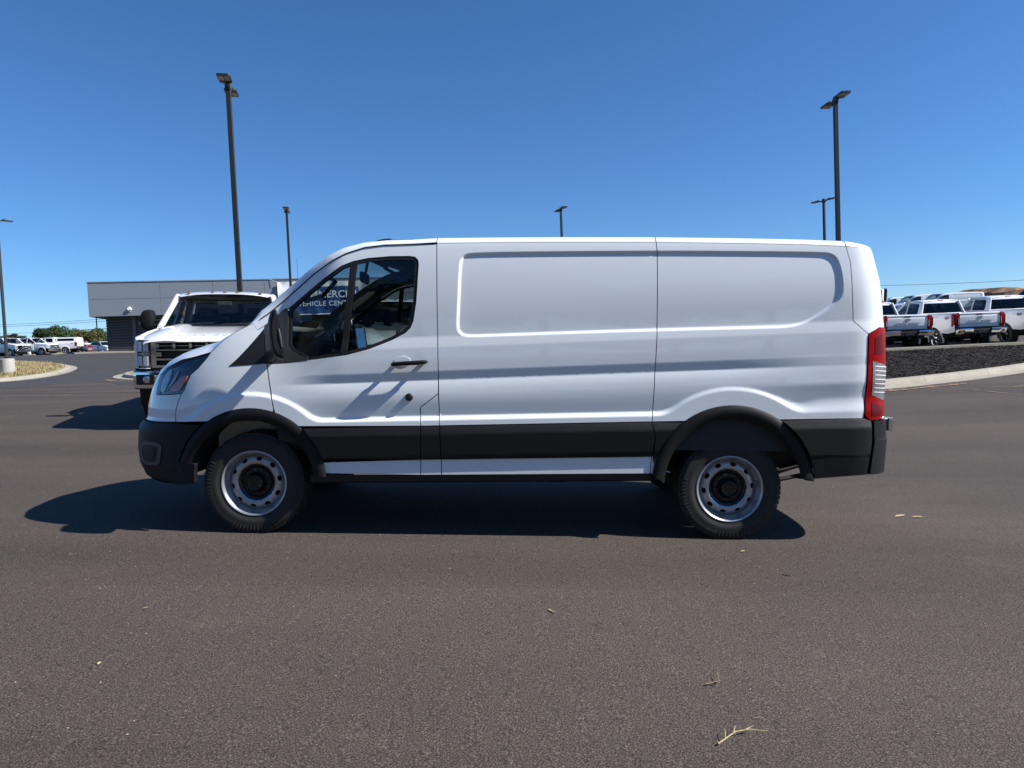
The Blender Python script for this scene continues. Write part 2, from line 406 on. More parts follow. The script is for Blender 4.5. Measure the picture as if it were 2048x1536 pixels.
# ------------------------------------------------------------------ ground
def sheet(name, poly, m, dz, step, kind='structure', bstep=None, wob=0., parent=None):
    rng = random.Random(len(name)*7+len(poly))
    if wob: poly = [(a+rng.uniform(-wob, wob), b+rng.uniform(-wob, wob)) for a, b in poly]
    fn = lambda x, y: (x, y, terr(x, y)+dz)
    o = panel(name, poly, fn, m, parent, su=step, sz=step, gap=0, thick=0, bstep=bstep or step)
    if kind: o['kind'] = kind
    return o
# far land
g = []
for r in (0, 8, 16, 26, 38, 52, 70, 95, 130, 180, 260, 400, 700, 1200, 1700):
    g.append([(r*math.cos(t)+0, r*math.sin(t)+25) for t in np.linspace(0, 2*math.pi, 65)])
mb = MB()
mb.loft([[(x, y, float(terr(min(max(x, -160), 160), min(max(y, -120), 220)))-(.7 if math.hypot(x, y-25) < 110 else .1) - (.0 if math.hypot(x, y) < 300 else .01*(math.hypot(x, y)-300))) for x, y in ring] for ring in g])
tag(mb.build('ground', 'field', fix=True), kind='structure')
LOT = [(-75, -60), (60, -60), (60, 62), (20, 70), (-20, 72), (-60, 100), (-90, 95)]
tag(sheet('parking_lot', [(-22, -14), (22, -14), (22, 26), (-22, 26)], 'asphalt', 0, .8), kind='structure')
lotfar = panel('parking_lot', LOT, lambda x, y: (x, y, terr(x, y)-.004), 'asphalt', None, holes=[[(-21.9, -13.9), (21.9, -13.9), (21.9, 25.9), (-21.9, 25.9)]], su=3, sz=3, gap=0, thick=0, bstep=2.5)
lotfar['kind'] = 'structure'
NEW = [(-13.0, 23.6), (-14.8, 26.2), (-16.3, 25.4), (-15.9, 22.0), (-18, 16), (-26, 12), (-40, 20), (-60, 50), (-80, 88), (-56, 86.2), (-37.3, 60.9), (-32, 62.6), (-22, 63.4), (-14, 55), (-12, 40), (-10, 30)]
sheet('access_road', NEW, 'asphalt_new', .004, 1.2, wob=.0, bstep=.8)

def sweep(name, path, prof, m, closed=False, kind='structure', step=.6):
    """prof (across, up): swept along an xy path lying on the terrain; across is to the left of travel"""
    P = [np.array(p, float) for p in path]
    Q = []
    for i in range(len(P) if closed else len(P)-1):
        a, b = P[i], P[(i+1) % len(P)]; k = max(1, int(np.linalg.norm(b-a)/step))
        Q += [a+(b-a)*j/k for j in range(k)]
    if not closed: Q.append(P[-1])
    rings = []; n = len(Q)
    for i in range(n):
        t = (Q[(i+1) % n]-Q[i-1]) if closed else Q[min(i+1, n-1)]-Q[max(i-1, 0)]
        t = t/np.linalg.norm(t); l = np.array((-t[1], t[0]))
        rings.append([(Q[i][0]+l[0]*a, Q[i][1]+l[1]*a, float(terr(Q[i][0]+l[0]*a, Q[i][1]+l[1]*a))+z) for a, z in prof])
    if closed: rings.append(rings[0])
    mb = MB(); mb.loft(rings); o = mb.build(name, m)
    if kind: o['kind'] = kind
    return o
KERB = [(-.02, -.05), (-.02, .010), (.36, .006), (.39, .10), (.42, .13), (.60, .135), (.62, .12), (.62, -.05)]
def smooth_path(p, it=2):
    for _ in range(it):
        q = [p[0]]
        for a, b in zip(p[:-1], p[1:]): q += [tuple(np.array(a)*.75+np.array(b)*.25), tuple(np.array(a)*.25+np.array(b)*.75)]
        q.append(p[-1]); p = q
    return p
def kerb(path, L=3.0):
    """cast kerb with gutter, in lengths with open joints"""
    k = empty('kerb'); k['kind'] = 'structure'; P = [np.array(p) for p in path]; cum = [0.]
    for a, b in zip(P[:-1], P[1:]): cum.append(cum[-1]+float(np.linalg.norm(b-a)))
    pt = lambda s: tuple(np.array([np.interp(s, cum, [p[i] for p in P]) for i in (0, 1)]))
    s = 0.
    while s < cum[-1]-.3:
        e = min(s+L, cum[-1]); q = sweep('kerb_length', [pt(t) for t in np.linspace(s+.008, e-.008, 7)], KERB, 'concrete', kind=None, step=9.); q.parent = k; s = e
    return k
# left island with grass
isl = smooth_path([(-30, 20), (-24.5, 22), (-20.4, 27), (-20.5, 30.2), (-23.3, 36.6), (-25.6, 41.6), (-26.9, 44.2), (-28.5, 46.2), (-31.2, 48.3), (-34, 49.8), (-40, 51)])
kerb(isl)
isl_in = [(x-.62, y+.0) for x, y in isl]
def offset_path(p, d):
    out = []
    for i in range(len(p)):
        t = np.array(p[min(i+1, len(p)-1)])-np.array(p[max(i-1, 0)]); t = t/np.linalg.norm(t); out.append((p[i][0]-t[1]*d, p[i][1]+t[0]*d))
    return out
sheet('grass_island', offset_path(isl, .6)+[(-60, 51), (-60, 20)], 'turf', .13, 1.2)
# small island behind the nose of the white pickup
isl2 = smooth_path([(-8, 24), (-12, 26.2), (-14.6, 27.4), (-16.9, 30), (-18.7, 33.6), (-19.6, 36.4), (-20, 39), (-19, 42), (-16, 44), (-12, 45)])
isl2 = isl2[::-1]
kerb(isl2)
sheet('grass_island', offset_path(isl2, .6)+[(-8, 24.6), (-8, 44.6)], 'turf', .13, 1.2)
# far pavement in front of the building
FARP = [(-66, 97), (-56.2, 86.4), (-46, 73.2), (-37.4, 61.2), (-35.6, 61.9), (-32.4, 63.2), (-22, 64), (0, 65)]
sweep('pavement', FARP, [(-.1, -.1), (-.1, .13), (1.7, .14), (1.72, -.1)], 'concrete', step=2.)
# right: kerb, mulch bed, upper kerb
KR = smooth_path([(4.8, 17.2), (6.2, 15.9), (8.2, 15.8), (9.64, 16.5), (11.5, 17.55), (13.76, 19.0), (17, 21), (22, 23)])
kerb(KR)
UP = [(4, 25.6), (9, 26.0), (13.9, 26.6), (16.5, 27.0), (19, 27.3), (21, 27.6), (30, 28.6)]
sweep('kerb', UP, [(-.02, -.05), (-.02, .15), (.13, .155), (.15, .02), (.15, -.05)], 'concrete')
bed = offset_path(KR, .61)+[(x, y-.02) for x, y in UP[::-1]]
BED = sheet('mulch_bed', bed, 'mulch_bed_mat', .04, .4)
def scatter(name, poly, m, n, seed, mk, dz, kind='stuff'):
    rng = np.random.default_rng(seed); A = np.array(poly); lo, hi = A.min(0), A.max(0); mb_v = []; mb_f = []; c = 0
    while c < n:
        p = rng.uniform(lo, hi, (4000, 2)); p = p[inpoly(p[:, 0], p[:, 1], poly)][:n-c]; z = terr(p[:, 0], p[:, 1])+dz
        for (x, y), zz in zip(p, z):
            v, f = mk(rng); o = len(mb_v); mb_v += [(x+a, y+b, zz+c_) for a, b, c_ in v]; mb_f += [tuple(i+o for i in q) for q in f]
        c += len(p)
    o = link(name, mb_v, mb_f, m, None, 0); o['kind'] = kind; return o
def chip(rng):
    a = rng.uniform(0, 6.28); L = rng.uniform(.02, .07); w = rng.uniform(.006, .014); t = rng.uniform(-.3, .45)
    d = np.array((math.cos(a)*math.cos(t), math.sin(a)*math.cos(t), math.sin(t)))*L; s = np.array((-math.sin(a), math.cos(a), rng.uniform(-.4, .4)))*w; h = np.array((0, 0, .015+rng.uniform(0, .02)))
    v = [h-d-s, h+d-s, h+d+s, h-d+s]; return [tuple(q) for q in v], [(0, 1, 2, 3)]
bedv = [p for p in bed if p[0] < 30]
scatter('mulch', bedv, 'mulch_chip', 45000, 3, chip, .03)
def blade(rng):
    a = rng.uniform(0, 6.28); h = rng.uniform(.05, .22); w = rng.uniform(.012, .03); b = rng.uniform(-.08, .08, 2); c, s = math.cos(a)*w, math.sin(a)*w
    return [(-c, -s, 0), (c, s, 0), (b[0], b[1], h)], [(0, 1, 2)]
gi = offset_path(isl, .62)
scatter('grass', [p for p in gi if p[1] > 20]+[(-44, 51), (-44, 20)], 'grass_blade', 9000, 5, blade, .13)
# soil washed out along the kerb, thin crooked patches
def soil(pts, w, seed, name='soil_patch', m='red_dirt', dz=.012):
    rng = random.Random(seed); L = []; Rr = []
    for i, (x, y) in enumerate(smooth_path(pts, 4)):
        k = w*(.15+1.2*rng.random()**2)*min(1, i/4+.15); L.append((x, y+k)); Rr.append((x+rng.uniform(-.05, .05), y-k*rng.uniform(.3, 1)))
    sheet(name, L+Rr[::-1], m, dz, .3, bstep=.06)
soil([(10.6, 16.55), (9.8, 16.2), (9.2, 15.95), (8.6, 15.62), (8.0, 15.55), (7.2, 15.6), (6.4, 15.6)], .16, 1)
soil([(10.8, 13.6), (10.3, 14.3), (10.1, 15.2), (9.8, 15.9)], .07, 4)
soil([(11.5, 15.9), (11.0, 15.6), (10.7, 15.8)], .05, 4)
soil([(-13.2, 26.0), (-14.0, 26.4), (-15.0, 26.7), (-16.2, 28.4)], .22, 2)

def stone(rng):
    r = rng.uniform(.0012, .0038); v = [(-r, -r*.7, 0), (r, -r*.6, 0), (r*.8, r, 0), (-r*.7, r*.8, 0), (rng.uniform(-.3, .3)*r, rng.uniform(-.3, .3)*r, r*1.1)]; return v, [(0, 1, 4), (1, 2, 4), (2, 3, 4), (3, 0, 4)]
scatter('grit', [(-4.5, 2.0), (4.5, 2.0), (9, 11), (-9, 11)], 'grit_stone', 1500, 21, stone, .001)
# ------------------------------------------------------------------ van: side surface S(u,z); u runs along the side and wraps round nose (u<XC) and tail (u>XR)
XC,XR,KN,KR=-1.6,2.36,1.2,0.6
_zt=np.array([.30,.84,.87,.95,1.04,1.116,1.128,1.18,1.188,1.34,1.352,1.412,1.428,1.55,1.80,1.99,2.03,2.08,2.2])
_tt=np.array([0,-.10,-.17,-.10,.05,.24,-.22,-.18,-.03,.03,.13,.15,-.015,.005,.10,.16,.24,.34,.5])
_zg=np.linspace(.3,2.2,1901); _tg=np.interp(_zg,_zt,_tt)
_yg=np.concatenate([[0],np.cumsum((_tg[1:]+_tg[:-1])/2*.001)]); _yg+=-.988-np.interp(.87,_zg,_yg)
_z2=np.array([.3,.84,1.0,1.15,1.3,1.45,1.6,1.8,2.05]); _y2=np.array([-.985,-1.0,-.995,-.98,-.955,-.91,-.88,-.86,-.84])
def P2(z): # smooth fender profile
    return sum(np.interp(z+o,_z2,_y2) for o in (-.09,-.06,-.03,0,.03,.06,.09))/7
def rake(x,z): return (.03+.016*sst(.88,1.05,z))*(x-.4)*(1-.85*sst(1.5,1.95,z))
_z3=np.array([.3,.87,1.0,1.2,1.34,2.2]); _y3=np.interp(_z3,_zg,_yg); _y3[2]-=.006
RECESS=[(x,z-rake(x,z)) for x,z in [(-.242,1.447),(-.234,1.637),(-.227,1.88),(-.215,1.92),(-.196,1.945),(-.139,1.961),(.4,1.972),(1.117,1.981),(1.75,1.982),(2.24,1.979),(2.30,1.970),(2.335,1.945),(2.355,1.90),(2.368,1.84),(2.376,1.76),(2.374,1.70),(2.355,1.655),(2.318,1.615),(2.207,1.537),(2.119,1.487),(2.013,1.46),(1.85,1.454),(1.132,1.431),(.4,1.402),(-.12,1.379),(-.185,1.382),(-.226,1.405)]]
RECESS=smoothpoly(RECESS,2)
def sdpoly(px,pz,poly):
    d=np.full(px.shape,1e9); s=np.ones(px.shape)
    n=len(poly)
    for i in range(n):
        ax,az=poly[i]; bx,bz=poly[i-1]
        ex,ez=bx-ax,bz-az; wx,wz=px-ax,pz-az
        t=np.clip((wx*ex+wz*ez)/(ex*ex+ez*ez+1e-12),0,1)
        d=np.minimum(d,np.hypot(wx-ex*t,wz-ez*t))
        c1=pz>=az; c2=pz<bz; c3=ex*wz>ez*wx
        s=np.where((c1&c2&c3)|(~c1&~c2&~c3),-s,s)
    return s*d
def smin(a,b,k):
    h=np.clip(.5+.5*(b-a)/k,0,1); return b*(1-h)+a*h-k*h*(1-h)
WF=(-1.65,.352); WR=(1.65,.385)
def ybase(x,z):
    ze=z-rake(x,z)
    p1=np.interp(ze,_zg,_yg); p2=P2(z)
    w=sst(-1.55,-1.0,x)
    w3=sst(1.55,2.35,x)*.75*sst(1.34,1.25,ze)
    y=p2*(1-w)+(p1*(1-w3)+np.interp(ze,_z3,_y3)*w3)*w
    # features fade out just before the tail corner
    d=smin(ze-.832,smin(np.hypot(x-WF[0],z-WF[1])-.61,np.hypot(x-WR[0],z-WR[1])-.645,.02),.05)
    wd=.035+.05*sst(1.9,2.3,x)*sst(.8,.95,z)
    o=1-sst(0,wd,d)
    lowp=-1.011-.012*(1-sst(.3,.9,z))
    y=y+(np.minimum(lowp-y,0))*o*(1-.6*sst(-2.0,-2.4,x))
    k=(x>-.30)&(x<2.45)&(ze>1.32)&(ze<2.02)
    if np.any(k):
        y=np.array(y,float); sd=sdpoly(np.atleast_1d(x)[np.atleast_1d(k)],np.atleast_1d(ze)[np.atleast_1d(k)],RECESS); y2=np.atleast_1d(y)
        y2[np.atleast_1d(k)]+=.013*(1-sst(-.022,0.,sd)); y=y2.reshape(np.shape(x))
    return y
_zf=np.array([.30,.36,.45,.55,.70,.735,.77,.80,.86,.95,1.0,1.05,1.1,1.16,1.22,1.5,2.2]); _xf=np.array([-2.55,-2.675,-2.724,-2.738,-2.73,-2.705,-2.672,-2.664,-2.661,-2.638,-2.622,-2.598,-2.572,-2.534,-2.47,-2.3,-2.0])
def xfront(z): return np.interp(z,_zf,_xf)
_zb=np.array([.3,.7,1.2,1.5,1.8,2.0,2.2]); _xb=np.array([2.82,2.82,2.83,2.815,2.775,2.715,2.62])
def xback(z): return np.interp(z,_zb,_xb)
NF,NR=3.0,3.6
def S(u,z):
    u=np.asarray(u,float); z=np.asarray(z,float); u,z=np.broadcast_arrays(u,z)
    tf=np.clip((XC-u)/KN,0,1)*math.pi/2; tb=np.clip((u-XR)/KR,0,1)*math.pi/2
    s,c=np.sin(tf),np.cos(tf); r=1/(s**NF+np.abs(c)**NF)**(1/NF)
    sb,cb=np.sin(tb),np.cos(tb); rb=1/(sb**NR+np.abs(cb)**NR)**(1/NR)
    x=np.where(u<XC,XC-(XC-xfront(z))*r*s,np.where(u>XR,XR+(xback(z)-XR)*rb*sb,u))
    k=np.where(u<XC,r*c,np.where(u>XR,rb*cb,1.))
    return x,ybase(x,z)*k,z
def Sn(u,z,e=.003):
    a=np.stack(S(u+e,z),-1)-np.stack(S(u-e,z),-1); b=np.stack(S(u,z+e),-1)-np.stack(S(u,z-e),-1)
    n=np.cross(a,b); return n/np.linalg.norm(n,axis=-1,keepdims=True)

def ux(x,z):
    if x>=XC: return x
    lo,hi=XC-KN,XC
    for _ in range(40):
        m=(lo+hi)/2
        if float(S(m,z)[0])<x: lo=m
        else: hi=m
    return (lo+hi)/2
def uarc(c,r,a0,a1,n=24): return [(ux(c[0]+r*math.cos(R(a)),c[1]+r*math.sin(R(a))),c[1]+r*math.sin(R(a))) for a in np.linspace(a0,a1,n)]

def lipzone(x,z):
    """where extra sample rows follow the recess lip and the flares"""
    ze=z-rake(x,z); sd=sdpoly(x,ze,RECESS)
    d=smin(ze-.832,smin(np.hypot(x-WF[0],z-WF[1])-.61,np.hypot(x-WR[0],z-WR[1])-.645,.02),.05)
    return ((sd>-.054)&(sd<.031))|((d>-.018)&(d<.05)&(x<1.9)&(x>-1.6))
# ------------------------------------------------------------------ white cargo van (local: x rearwards, y away from the camera, z up)
VM = Matrix(((.998524, .020173, .050424, -.1776), (-.020147, .999797, -.001017, 5.8443), (-.050434, 0, .998727, 0.0), (0, 0, 0, 1)))
van = empty('cargo_van', 'long white panel van parked side-on in front, black lower cladding and steel wheels', 'van', M=VM)
def arc(c, r, a0, a1, n=24): return [(c[0]+r*math.cos(R(a)), c[1]+r*math.sin(R(a))) for a in np.linspace(a0, a1, n)]
def Soff(d):
    def f(u, z):
        x, y, zz = S(u, z); n = Sn(u, z); return x+n[..., 0]*d, y+n[..., 1]*d, zz+n[..., 2]*d
    return f
# extra sample points along the lips of the recess
EX = []
for o in (-.022, -.013, -.004, .001, .006, .011, .016, .021, .027, .036, .045):
    for a, b in resample(inset(resample(RECESS, .03), o), .03): EX.append((a, b+float(rake(a, b))))
CR = []
for zc_ in (1.114, 1.122, 1.130, 1.178, 1.184, 1.190, 1.338, 1.346, 1.354, 1.410, 1.42, 1.430): CR += [(x, zc_+float(rake(x, zc_))) for x in np.arange(-1.5, 2.5, .03)]
def flare_d(x, z): return float(smin(z-float(rake(x, z))-.832, smin(np.hypot(x-WF[0], z-WF[1])-.61, np.hypot(x-WR[0], z-WR[1])-.645, .02), .05))
for x in np.arange(-1.6, 1.95, .016):          # rows that follow the foot of the flares and the ledge, solved upwards
    zz = .84
    for d in (-.012, -.004, .003, .010, .017, .024, .031, .038, .046):
        lo, hi = .70, 1.25
        for _ in range(18):
            m_ = (lo+hi)/2
            if flare_d(x, m_) < d: lo = m_
            else: hi = m_
        EX.append((ux(x, lo), lo))
for c, rr in ((WF, .61), (WR, .645)):
    for d in (-.01, .0, .01, .02, .03, .045): EX += [p for p in uarc(c, rr+d, -10, 190, 60) if p[0] < -1.6 or p[0] > 1.9]
for d in (.832, .84, .85, .86, .87): EX += [(x, d+float(rake(x, d))) for x in np.arange(1.95, 2.5, .03)]
FR, FRI = .53, .445; RR, RRI = .55, .462
# seams
BL = [(-.380, 2.016), (-.373, 1.67), (-.360, 1.134), (-.357, .993), (-.346, .773)]
S2 = [(1.117, 2.039), (1.126, 1.95), (1.127, 1.458), (1.117, 1.192), (1.106, .88), (1.099, .816)]
AP = [(-1.509, 1.578), (-1.394, 1.675), (-1.236, 1.802), (-1.104, 1.892), (-.997, 1.947), (-.873, 1.988), (-.738, 2.006), (-.55, 2.013), (-.380, 2.016)]
RAILR = [(-.380, 2.024), (.05, 2.031), (.397, 2.035), (1.117, 2.039), (1.704, 2.035), (2.114, 2.029), (2.402, 2.019)]
cladtop = lambda x: .786+.0290*(x-.05)
cz_ = np.array(CR); EX = EX+[tuple(p) for p in cz_[~lipzone(cz_[:, 0], cz_[:, 1])]]
# --- rear load sides
panel('side_panel', [(-.380, 2.023)]+BL[1:4]+[(-.348, cladtop(-.348)), (1.099, cladtop(1.099))]+S2[::-1]+[(1.117, 2.0385), (.397, 2.0345), (.05, 2.0305)], S, 'white_paint', van, mirror=True, extra=EX, exclude=lipzone, skew=rake, su=.04)
archR = [p for p in arc(WR, RR-.015, 66, 128, 24)]
archR = [p for p in arc(WR, RR-.015, 0, 180, 60) if p[1] > cladtop(p[0])-.004]
qp = [(1.099, cladtop(1.099))]+archR[::-1]+[(2.493, cladtop(2.493)-.004), (2.497, .874), (2.503, 1.025), (2.507, 1.20), (2.511, 1.424), (2.430, 1.513), (2.426, 1.656), (2.423, 1.914), (2.402, 2.018), (2.114, 2.0285), (1.704, 2.0345), (1.117, 2.0385)]+S2[1:-1]
panel('rear_quarter_panel', qp, S, 'white_paint', van, mirror=True, extra=EX, exclude=lipzone, skew=rake, su=.04)
TL = [(2.511, 1.424), (2.579, 1.470), (2.634, 1.473), (2.66, 1.473), (2.66, .847), (2.593, .845), (2.526, .840), (2.497, .874), (2.503, 1.025), (2.507, 1.20)]
cp = [(2.402, 2.018), (2.423, 1.914), (2.426, 1.656), (2.430, 1.513), (2.511, 1.424), (2.579, 1.470), (2.70, 1.473), (2.70, 2.0)]
panel('corner_pillar', cp, S, 'white_paint', van, mirror=True, su=.015, sz=.03)
panel('rear_corner', [(2.66, .847), (2.67, .60), (2.702, .60), (2.70, 1.473), (2.66, 1.473)], S, 'white_paint', van, mirror=True, su=.015, sz=.05)
# rear doors
rd = panel('rear_door', [(2.705, .62), (2.957, .62), (2.957, 2.0), (2.705, 2.0)], S, 'white_paint', van, mirror=True, su=.02, sz=.05)
for sg, d in zip((-1, 1), rd):
    for hz in (1.70, .80):
        mb = MB(); xh = 2.735 if hz > 1 else 2.80; yy = .80
        mb.box((xh-.02, sg*yy-.03, hz-.048), (xh+.018, sg*yy+.03, hz+.048), .008); mb.box((xh+.012, sg*yy-.022, hz-.036), (xh+.026, sg*yy+.022, hz+.036), .006)
        mb.build('hinge', 'bright_metal' if hz < 1 else 'chrome', d)
    mb = MB(); mb.box((2.82, sg*.10-.06, 1.15), (2.85, sg*.10+.06, 1.19), .01); mb.build('door_handle', 'black_plastic', d)
# --- front door
DFr = [(-1.509, 1.578), (-1.566, 1.473), (-1.584, 1.451), (-1.574, 1.347), (-1.545, 1.185), (-1.533, 1.095), (-1.509, .969), (-1.487, .870)]
archF = [p for p in uarc(WF, FR-.015, 0, 180, 70)]
aD = [p for p in archF if p[0] > -1.487 and p[1] > cladtop(p[0])-.002][::-1]
DLO = [(-1.418, 1.572), (-1.322, 1.648), (-1.160, 1.772), (-1.031, 1.860), (-.952, 1.892), (-.848, 1.914), (-.694, 1.928), (-.564, 1.930), (-.527, 1.924), (-.508, 1.905), (-.503, 1.877), (-.516, 1.617), (-.535, 1.489), (-.555, 1.441), (-.590, 1.406), (-.682, 1.357), (-.836, 1.295), (-.990, 1.253), (-1.26, 1.215), (-1.545, 1.183), (-1.573, 1.347), (-1.582, 1.449), (-1.560, 1.470), (-1.496, 1.533), (-1.444, 1.577)]
DLOh = [(a, b) if b > 1.3 and a > -1.43 else (a, b) for a, b in DLO]
hole = [p for p in DLO[:19]]+[(-1.40, 1.196), (-1.535, 1.186), (-1.560, 1.30), (-1.568, 1.449), (-1.500, 1.522), (-1.448, 1.567)]
FU = [(-.483, .896), (-.359, .993)]
dout = DFr+aD+[(-.477, cladtop(-.477)), (-.482, .85), FU[0], FU[1], (-.360, 1.134), (-.373, 1.67)]+AP[::-1][:-1]
doors = panel('front_door', dout, S, 'white_paint', van, holes=[hole], mirror=True, extra=EX, exclude=lipzone, skew=rake, su=.03, thick=.03)
o = panel('fuel_flap', [(-.482, .89), (-.483, .896), (-.359, .993), (-.347, cladtop(-.347)), (-.477, cladtop(-.477))], S, 'white_paint', van, mirror=True, extra=EX, exclude=lipzone, skew=rake, su=.03)
o[1].name = 'door_post_panel'
glassline = DLO[:19]
sail = [(-1.583, 1.450), (-1.496, 1.529), (-1.444, 1.573), (-1.420, 1.556), (-1.407, 1.317), (-1.382, 1.283), (-1.320, 1.245), (-1.258, 1.235), (-1.258, 1.213), (-1.405, 1.196), (-1.5435, 1.186), (-1.569, 1.32)]
frame_in = inset(resample([p for p in glassline]+[(-1.382, 1.283), (-1.407, 1.317)], .02), .021)
for k, dr in enumerate(doors):
    fl = (lambda f: f) if k == 0 else (lambda f: (lambda u, z: (f(u, z)[0], -f(u, z)[1], f(u, z)[2])))
    def pp(name, poly, m, off, **kw):
        r = panel(name, poly, S, m, dr, off=off, mirror=True, **kw); bpy.data.objects.remove(r[1-k]); r[k].name = name; return r[k]
    fo = [p for p in glassline]+[(-1.382, 1.283), (-1.407, 1.317)]
    pp('window_frame', fo, 'dark_trim', -.004, holes=[frame_in], su=.04, sz=.04, thick=.02, gap=0)
    pp('window_glass', inset(frame_in, -.006), 'clear_glass', -.014, su=.08, sz=.08, thick=0, gap=0)
    pp('window_divider', [(-.927, 1.895), (-.969, 1.885), (-1.031, 1.250), (-.990, 1.258)], 'dark_trim', -.002, su=.05, sz=.05, thick=.03, gap=0)
    pp('mirror_sail', sail, 'sail_plastic', .002, su=.03, sz=.03, thick=.03, gap=.001)
    sg = -1 if k == 0 else 1
    def sy(u, z): return abs(float(S(u, z)[1]))
    # handle: dished cup, bar and two feet
    y0 = sy(-.56, 1.2); mb = MB(); pts = [(-.672, sg*(y0+.030), 1.190), (-.66, sg*(y0+.046), 1.192), (-.60, sg*(y0+.054), 1.197), (-.50, sg*(y0+.052), 1.204), (-.445, sg*(y0+.044), 1.209), (-.436, sg*(y0+.03), 1.210)]
    mb.tube(pts, [.010, .014, .0155, .0155, .014, .010], 10); mb.box((-.665, min(sg*y0, sg*(y0+.04)), 1.180), (-.635, max(sg*y0, sg*(y0+.04)), 1.203), .005); mb.box((-.475, min(sg*y0, sg*(y0+.04)), 1.195), (-.445, max(sg*y0, sg*(y0+.04)), 1.218), .005)
    mb.build('door_handle', 'black_plastic', dr)
    cup = [(-.605+.055*math.cos(t), 1.212+.034*math.sin(t)) for t in np.linspace(0, 2*math.pi, 28, False)]
    pp('handle_cup', cup, 'white_paint', .003, su=.02, sz=.01, thick=.004, gap=0)
    yl = sy(-.559, .967); mb = MB(); mb.lathe([(0, sg*.016), (.012, sg*.016), (.013, sg*.012), (.022, sg*.010), (.027, sg*.004), (.027, -sg*.004)], 24, Matrix.Translation((-.559, sg*yl, .967))); mb.build('lock_cylinder', 'dark_trim', dr)
# --- fender, quarter trim, nose
HS = [(-1.910, 1.262), (-1.850, 1.348), (-1.788, 1.404), (-1.671, 1.468)]
aF = [p for p in archF if p[0] < -1.49 and p[1] > .775]
TRI = [(-1.775, 1.165), (-1.596, 1.416), (-1.588, 1.428), (-1.578, 1.347), (-1.551, 1.186)]
fen = HS+[(-1.63, 1.42), (-1.60, 1.44), (-1.588, 1.449), (-1.578, 1.347), (-1.549, 1.185), (-1.537, 1.095), (-1.513, .969), (-1.492, .874)]+aF+[(-2.016, .772), (-2.021, .821), (-2.012, .909), (-1.999, .973), (-1.989, .995), (-1.983, 1.054), (-1.975, 1.106), (-1.944, 1.152)]
panel('fender', fen, S, 'white_paint', van, mirror=True, extra=EX, exclude=lipzone, skew=rake, su=.02, sz=.015)
panel('pillar_foot', [(-1.671, 1.468), (-1.632, 1.424), (-1.602, 1.444), (-1.588, 1.452), (-1.566, 1.475), (-1.512, 1.576), (-1.566, 1.532), (-1.62, 1.494)], S, 'white_paint', van, mirror=True, su=.03, sz=.02, gap=-.0015, thick=.006, off=.0004)
panel('fender_trim', TRI, S, 'dark_trim', van, mirror=True, su=.04, sz=.03, off=.0025, gap=.001, thick=.004)
LAMP = [(-2.182, .957), (-2.198, 1.023), (-2.225, 1.077), (-2.229, 1.097), (-2.197, 1.141), (-2.155, 1.169), (-2.096, 1.205), (-2.007, 1.227), (-1.915, 1.257), (-1.944, 1.152), (-1.975, 1.106), (-1.983, 1.054), (-1.989, .995), (-1.998, .973), (-2.073, .965)]
fas = [(-2.80, .775), (-2.40, .765), (-2.205, .762), (-2.095, .767), (-2.018, .772), (-2.023, .821), (-2.014, .909), (-2.001, .971), (-2.073, .962), (-2.187, .954), (-2.203, 1.023), (-2.230, 1.077), (-2.234, 1.10), (-2.40, 1.10), (-2.40, .83), (-2.80, .83)]
panel('bumper_fascia', fas, S, 'white_paint', van, mirror=False, join=True, su=.02, sz=.015)
panel('grille', [(-2.80, .84), (-2.405, .84), (-2.405, 1.095), (-2.80, 1.07)], S, 'black_gloss', van, join=True, su=.03, sz=.03, off=-.01)
for zz in (.90, .96, 1.02):
    panel('grille_bar', [(-2.80, zz), (-2.42, zz), (-2.42, zz+.02), (-2.80, zz+.02)], S, 'grey_plastic', van, join=True, su=.03, sz=.03, off=.004)
for k in range(2):
    def pl(name, poly, m, off, par, **kw):
        r = panel(name, poly, S, m, par, off=off, mirror=True, **kw); bpy.data.objects.remove(r[1-k]); r[k].name = name; return r[k]
    hl = pl('headlamp', LAMP, 'black_gloss', -.022, van, su=.03, sz=.02, thick=.01)
    pl('lens', LAMP, 'lamp_lens', -.001, hl, su=.02, sz=.02, thick=0)
    pl('turn_signal', smoothpoly([(-2.106, .985), (-2.020, .985), (-2.012, 1.03), (-1.998, 1.085), (-2.005, 1.105), (-2.045, 1.09), (-2.075, 1.04)], 1), 'amber', -.012, hl, su=.02, sz=.02, thick=.01)
    pl('reflector', smoothpoly([(-2.175, .975), (-2.13, .972), (-2.12, 1.05), (-2.13, 1.13), (-2.155, 1.15), (-2.19, 1.12), (-2.20, 1.06)], 1), 'reflector', -.012, hl, su=.015, sz=.015, thick=.01)
    pl('daytime_lamp', [(-2.12, .985), (-2.108, .985), (-2.075, 1.06), (-2.07, 1.13), (-2.085, 1.13), (-2.095, 1.06)], 'reflector', -.010, hl, su=.02, sz=.02, thick=.01)
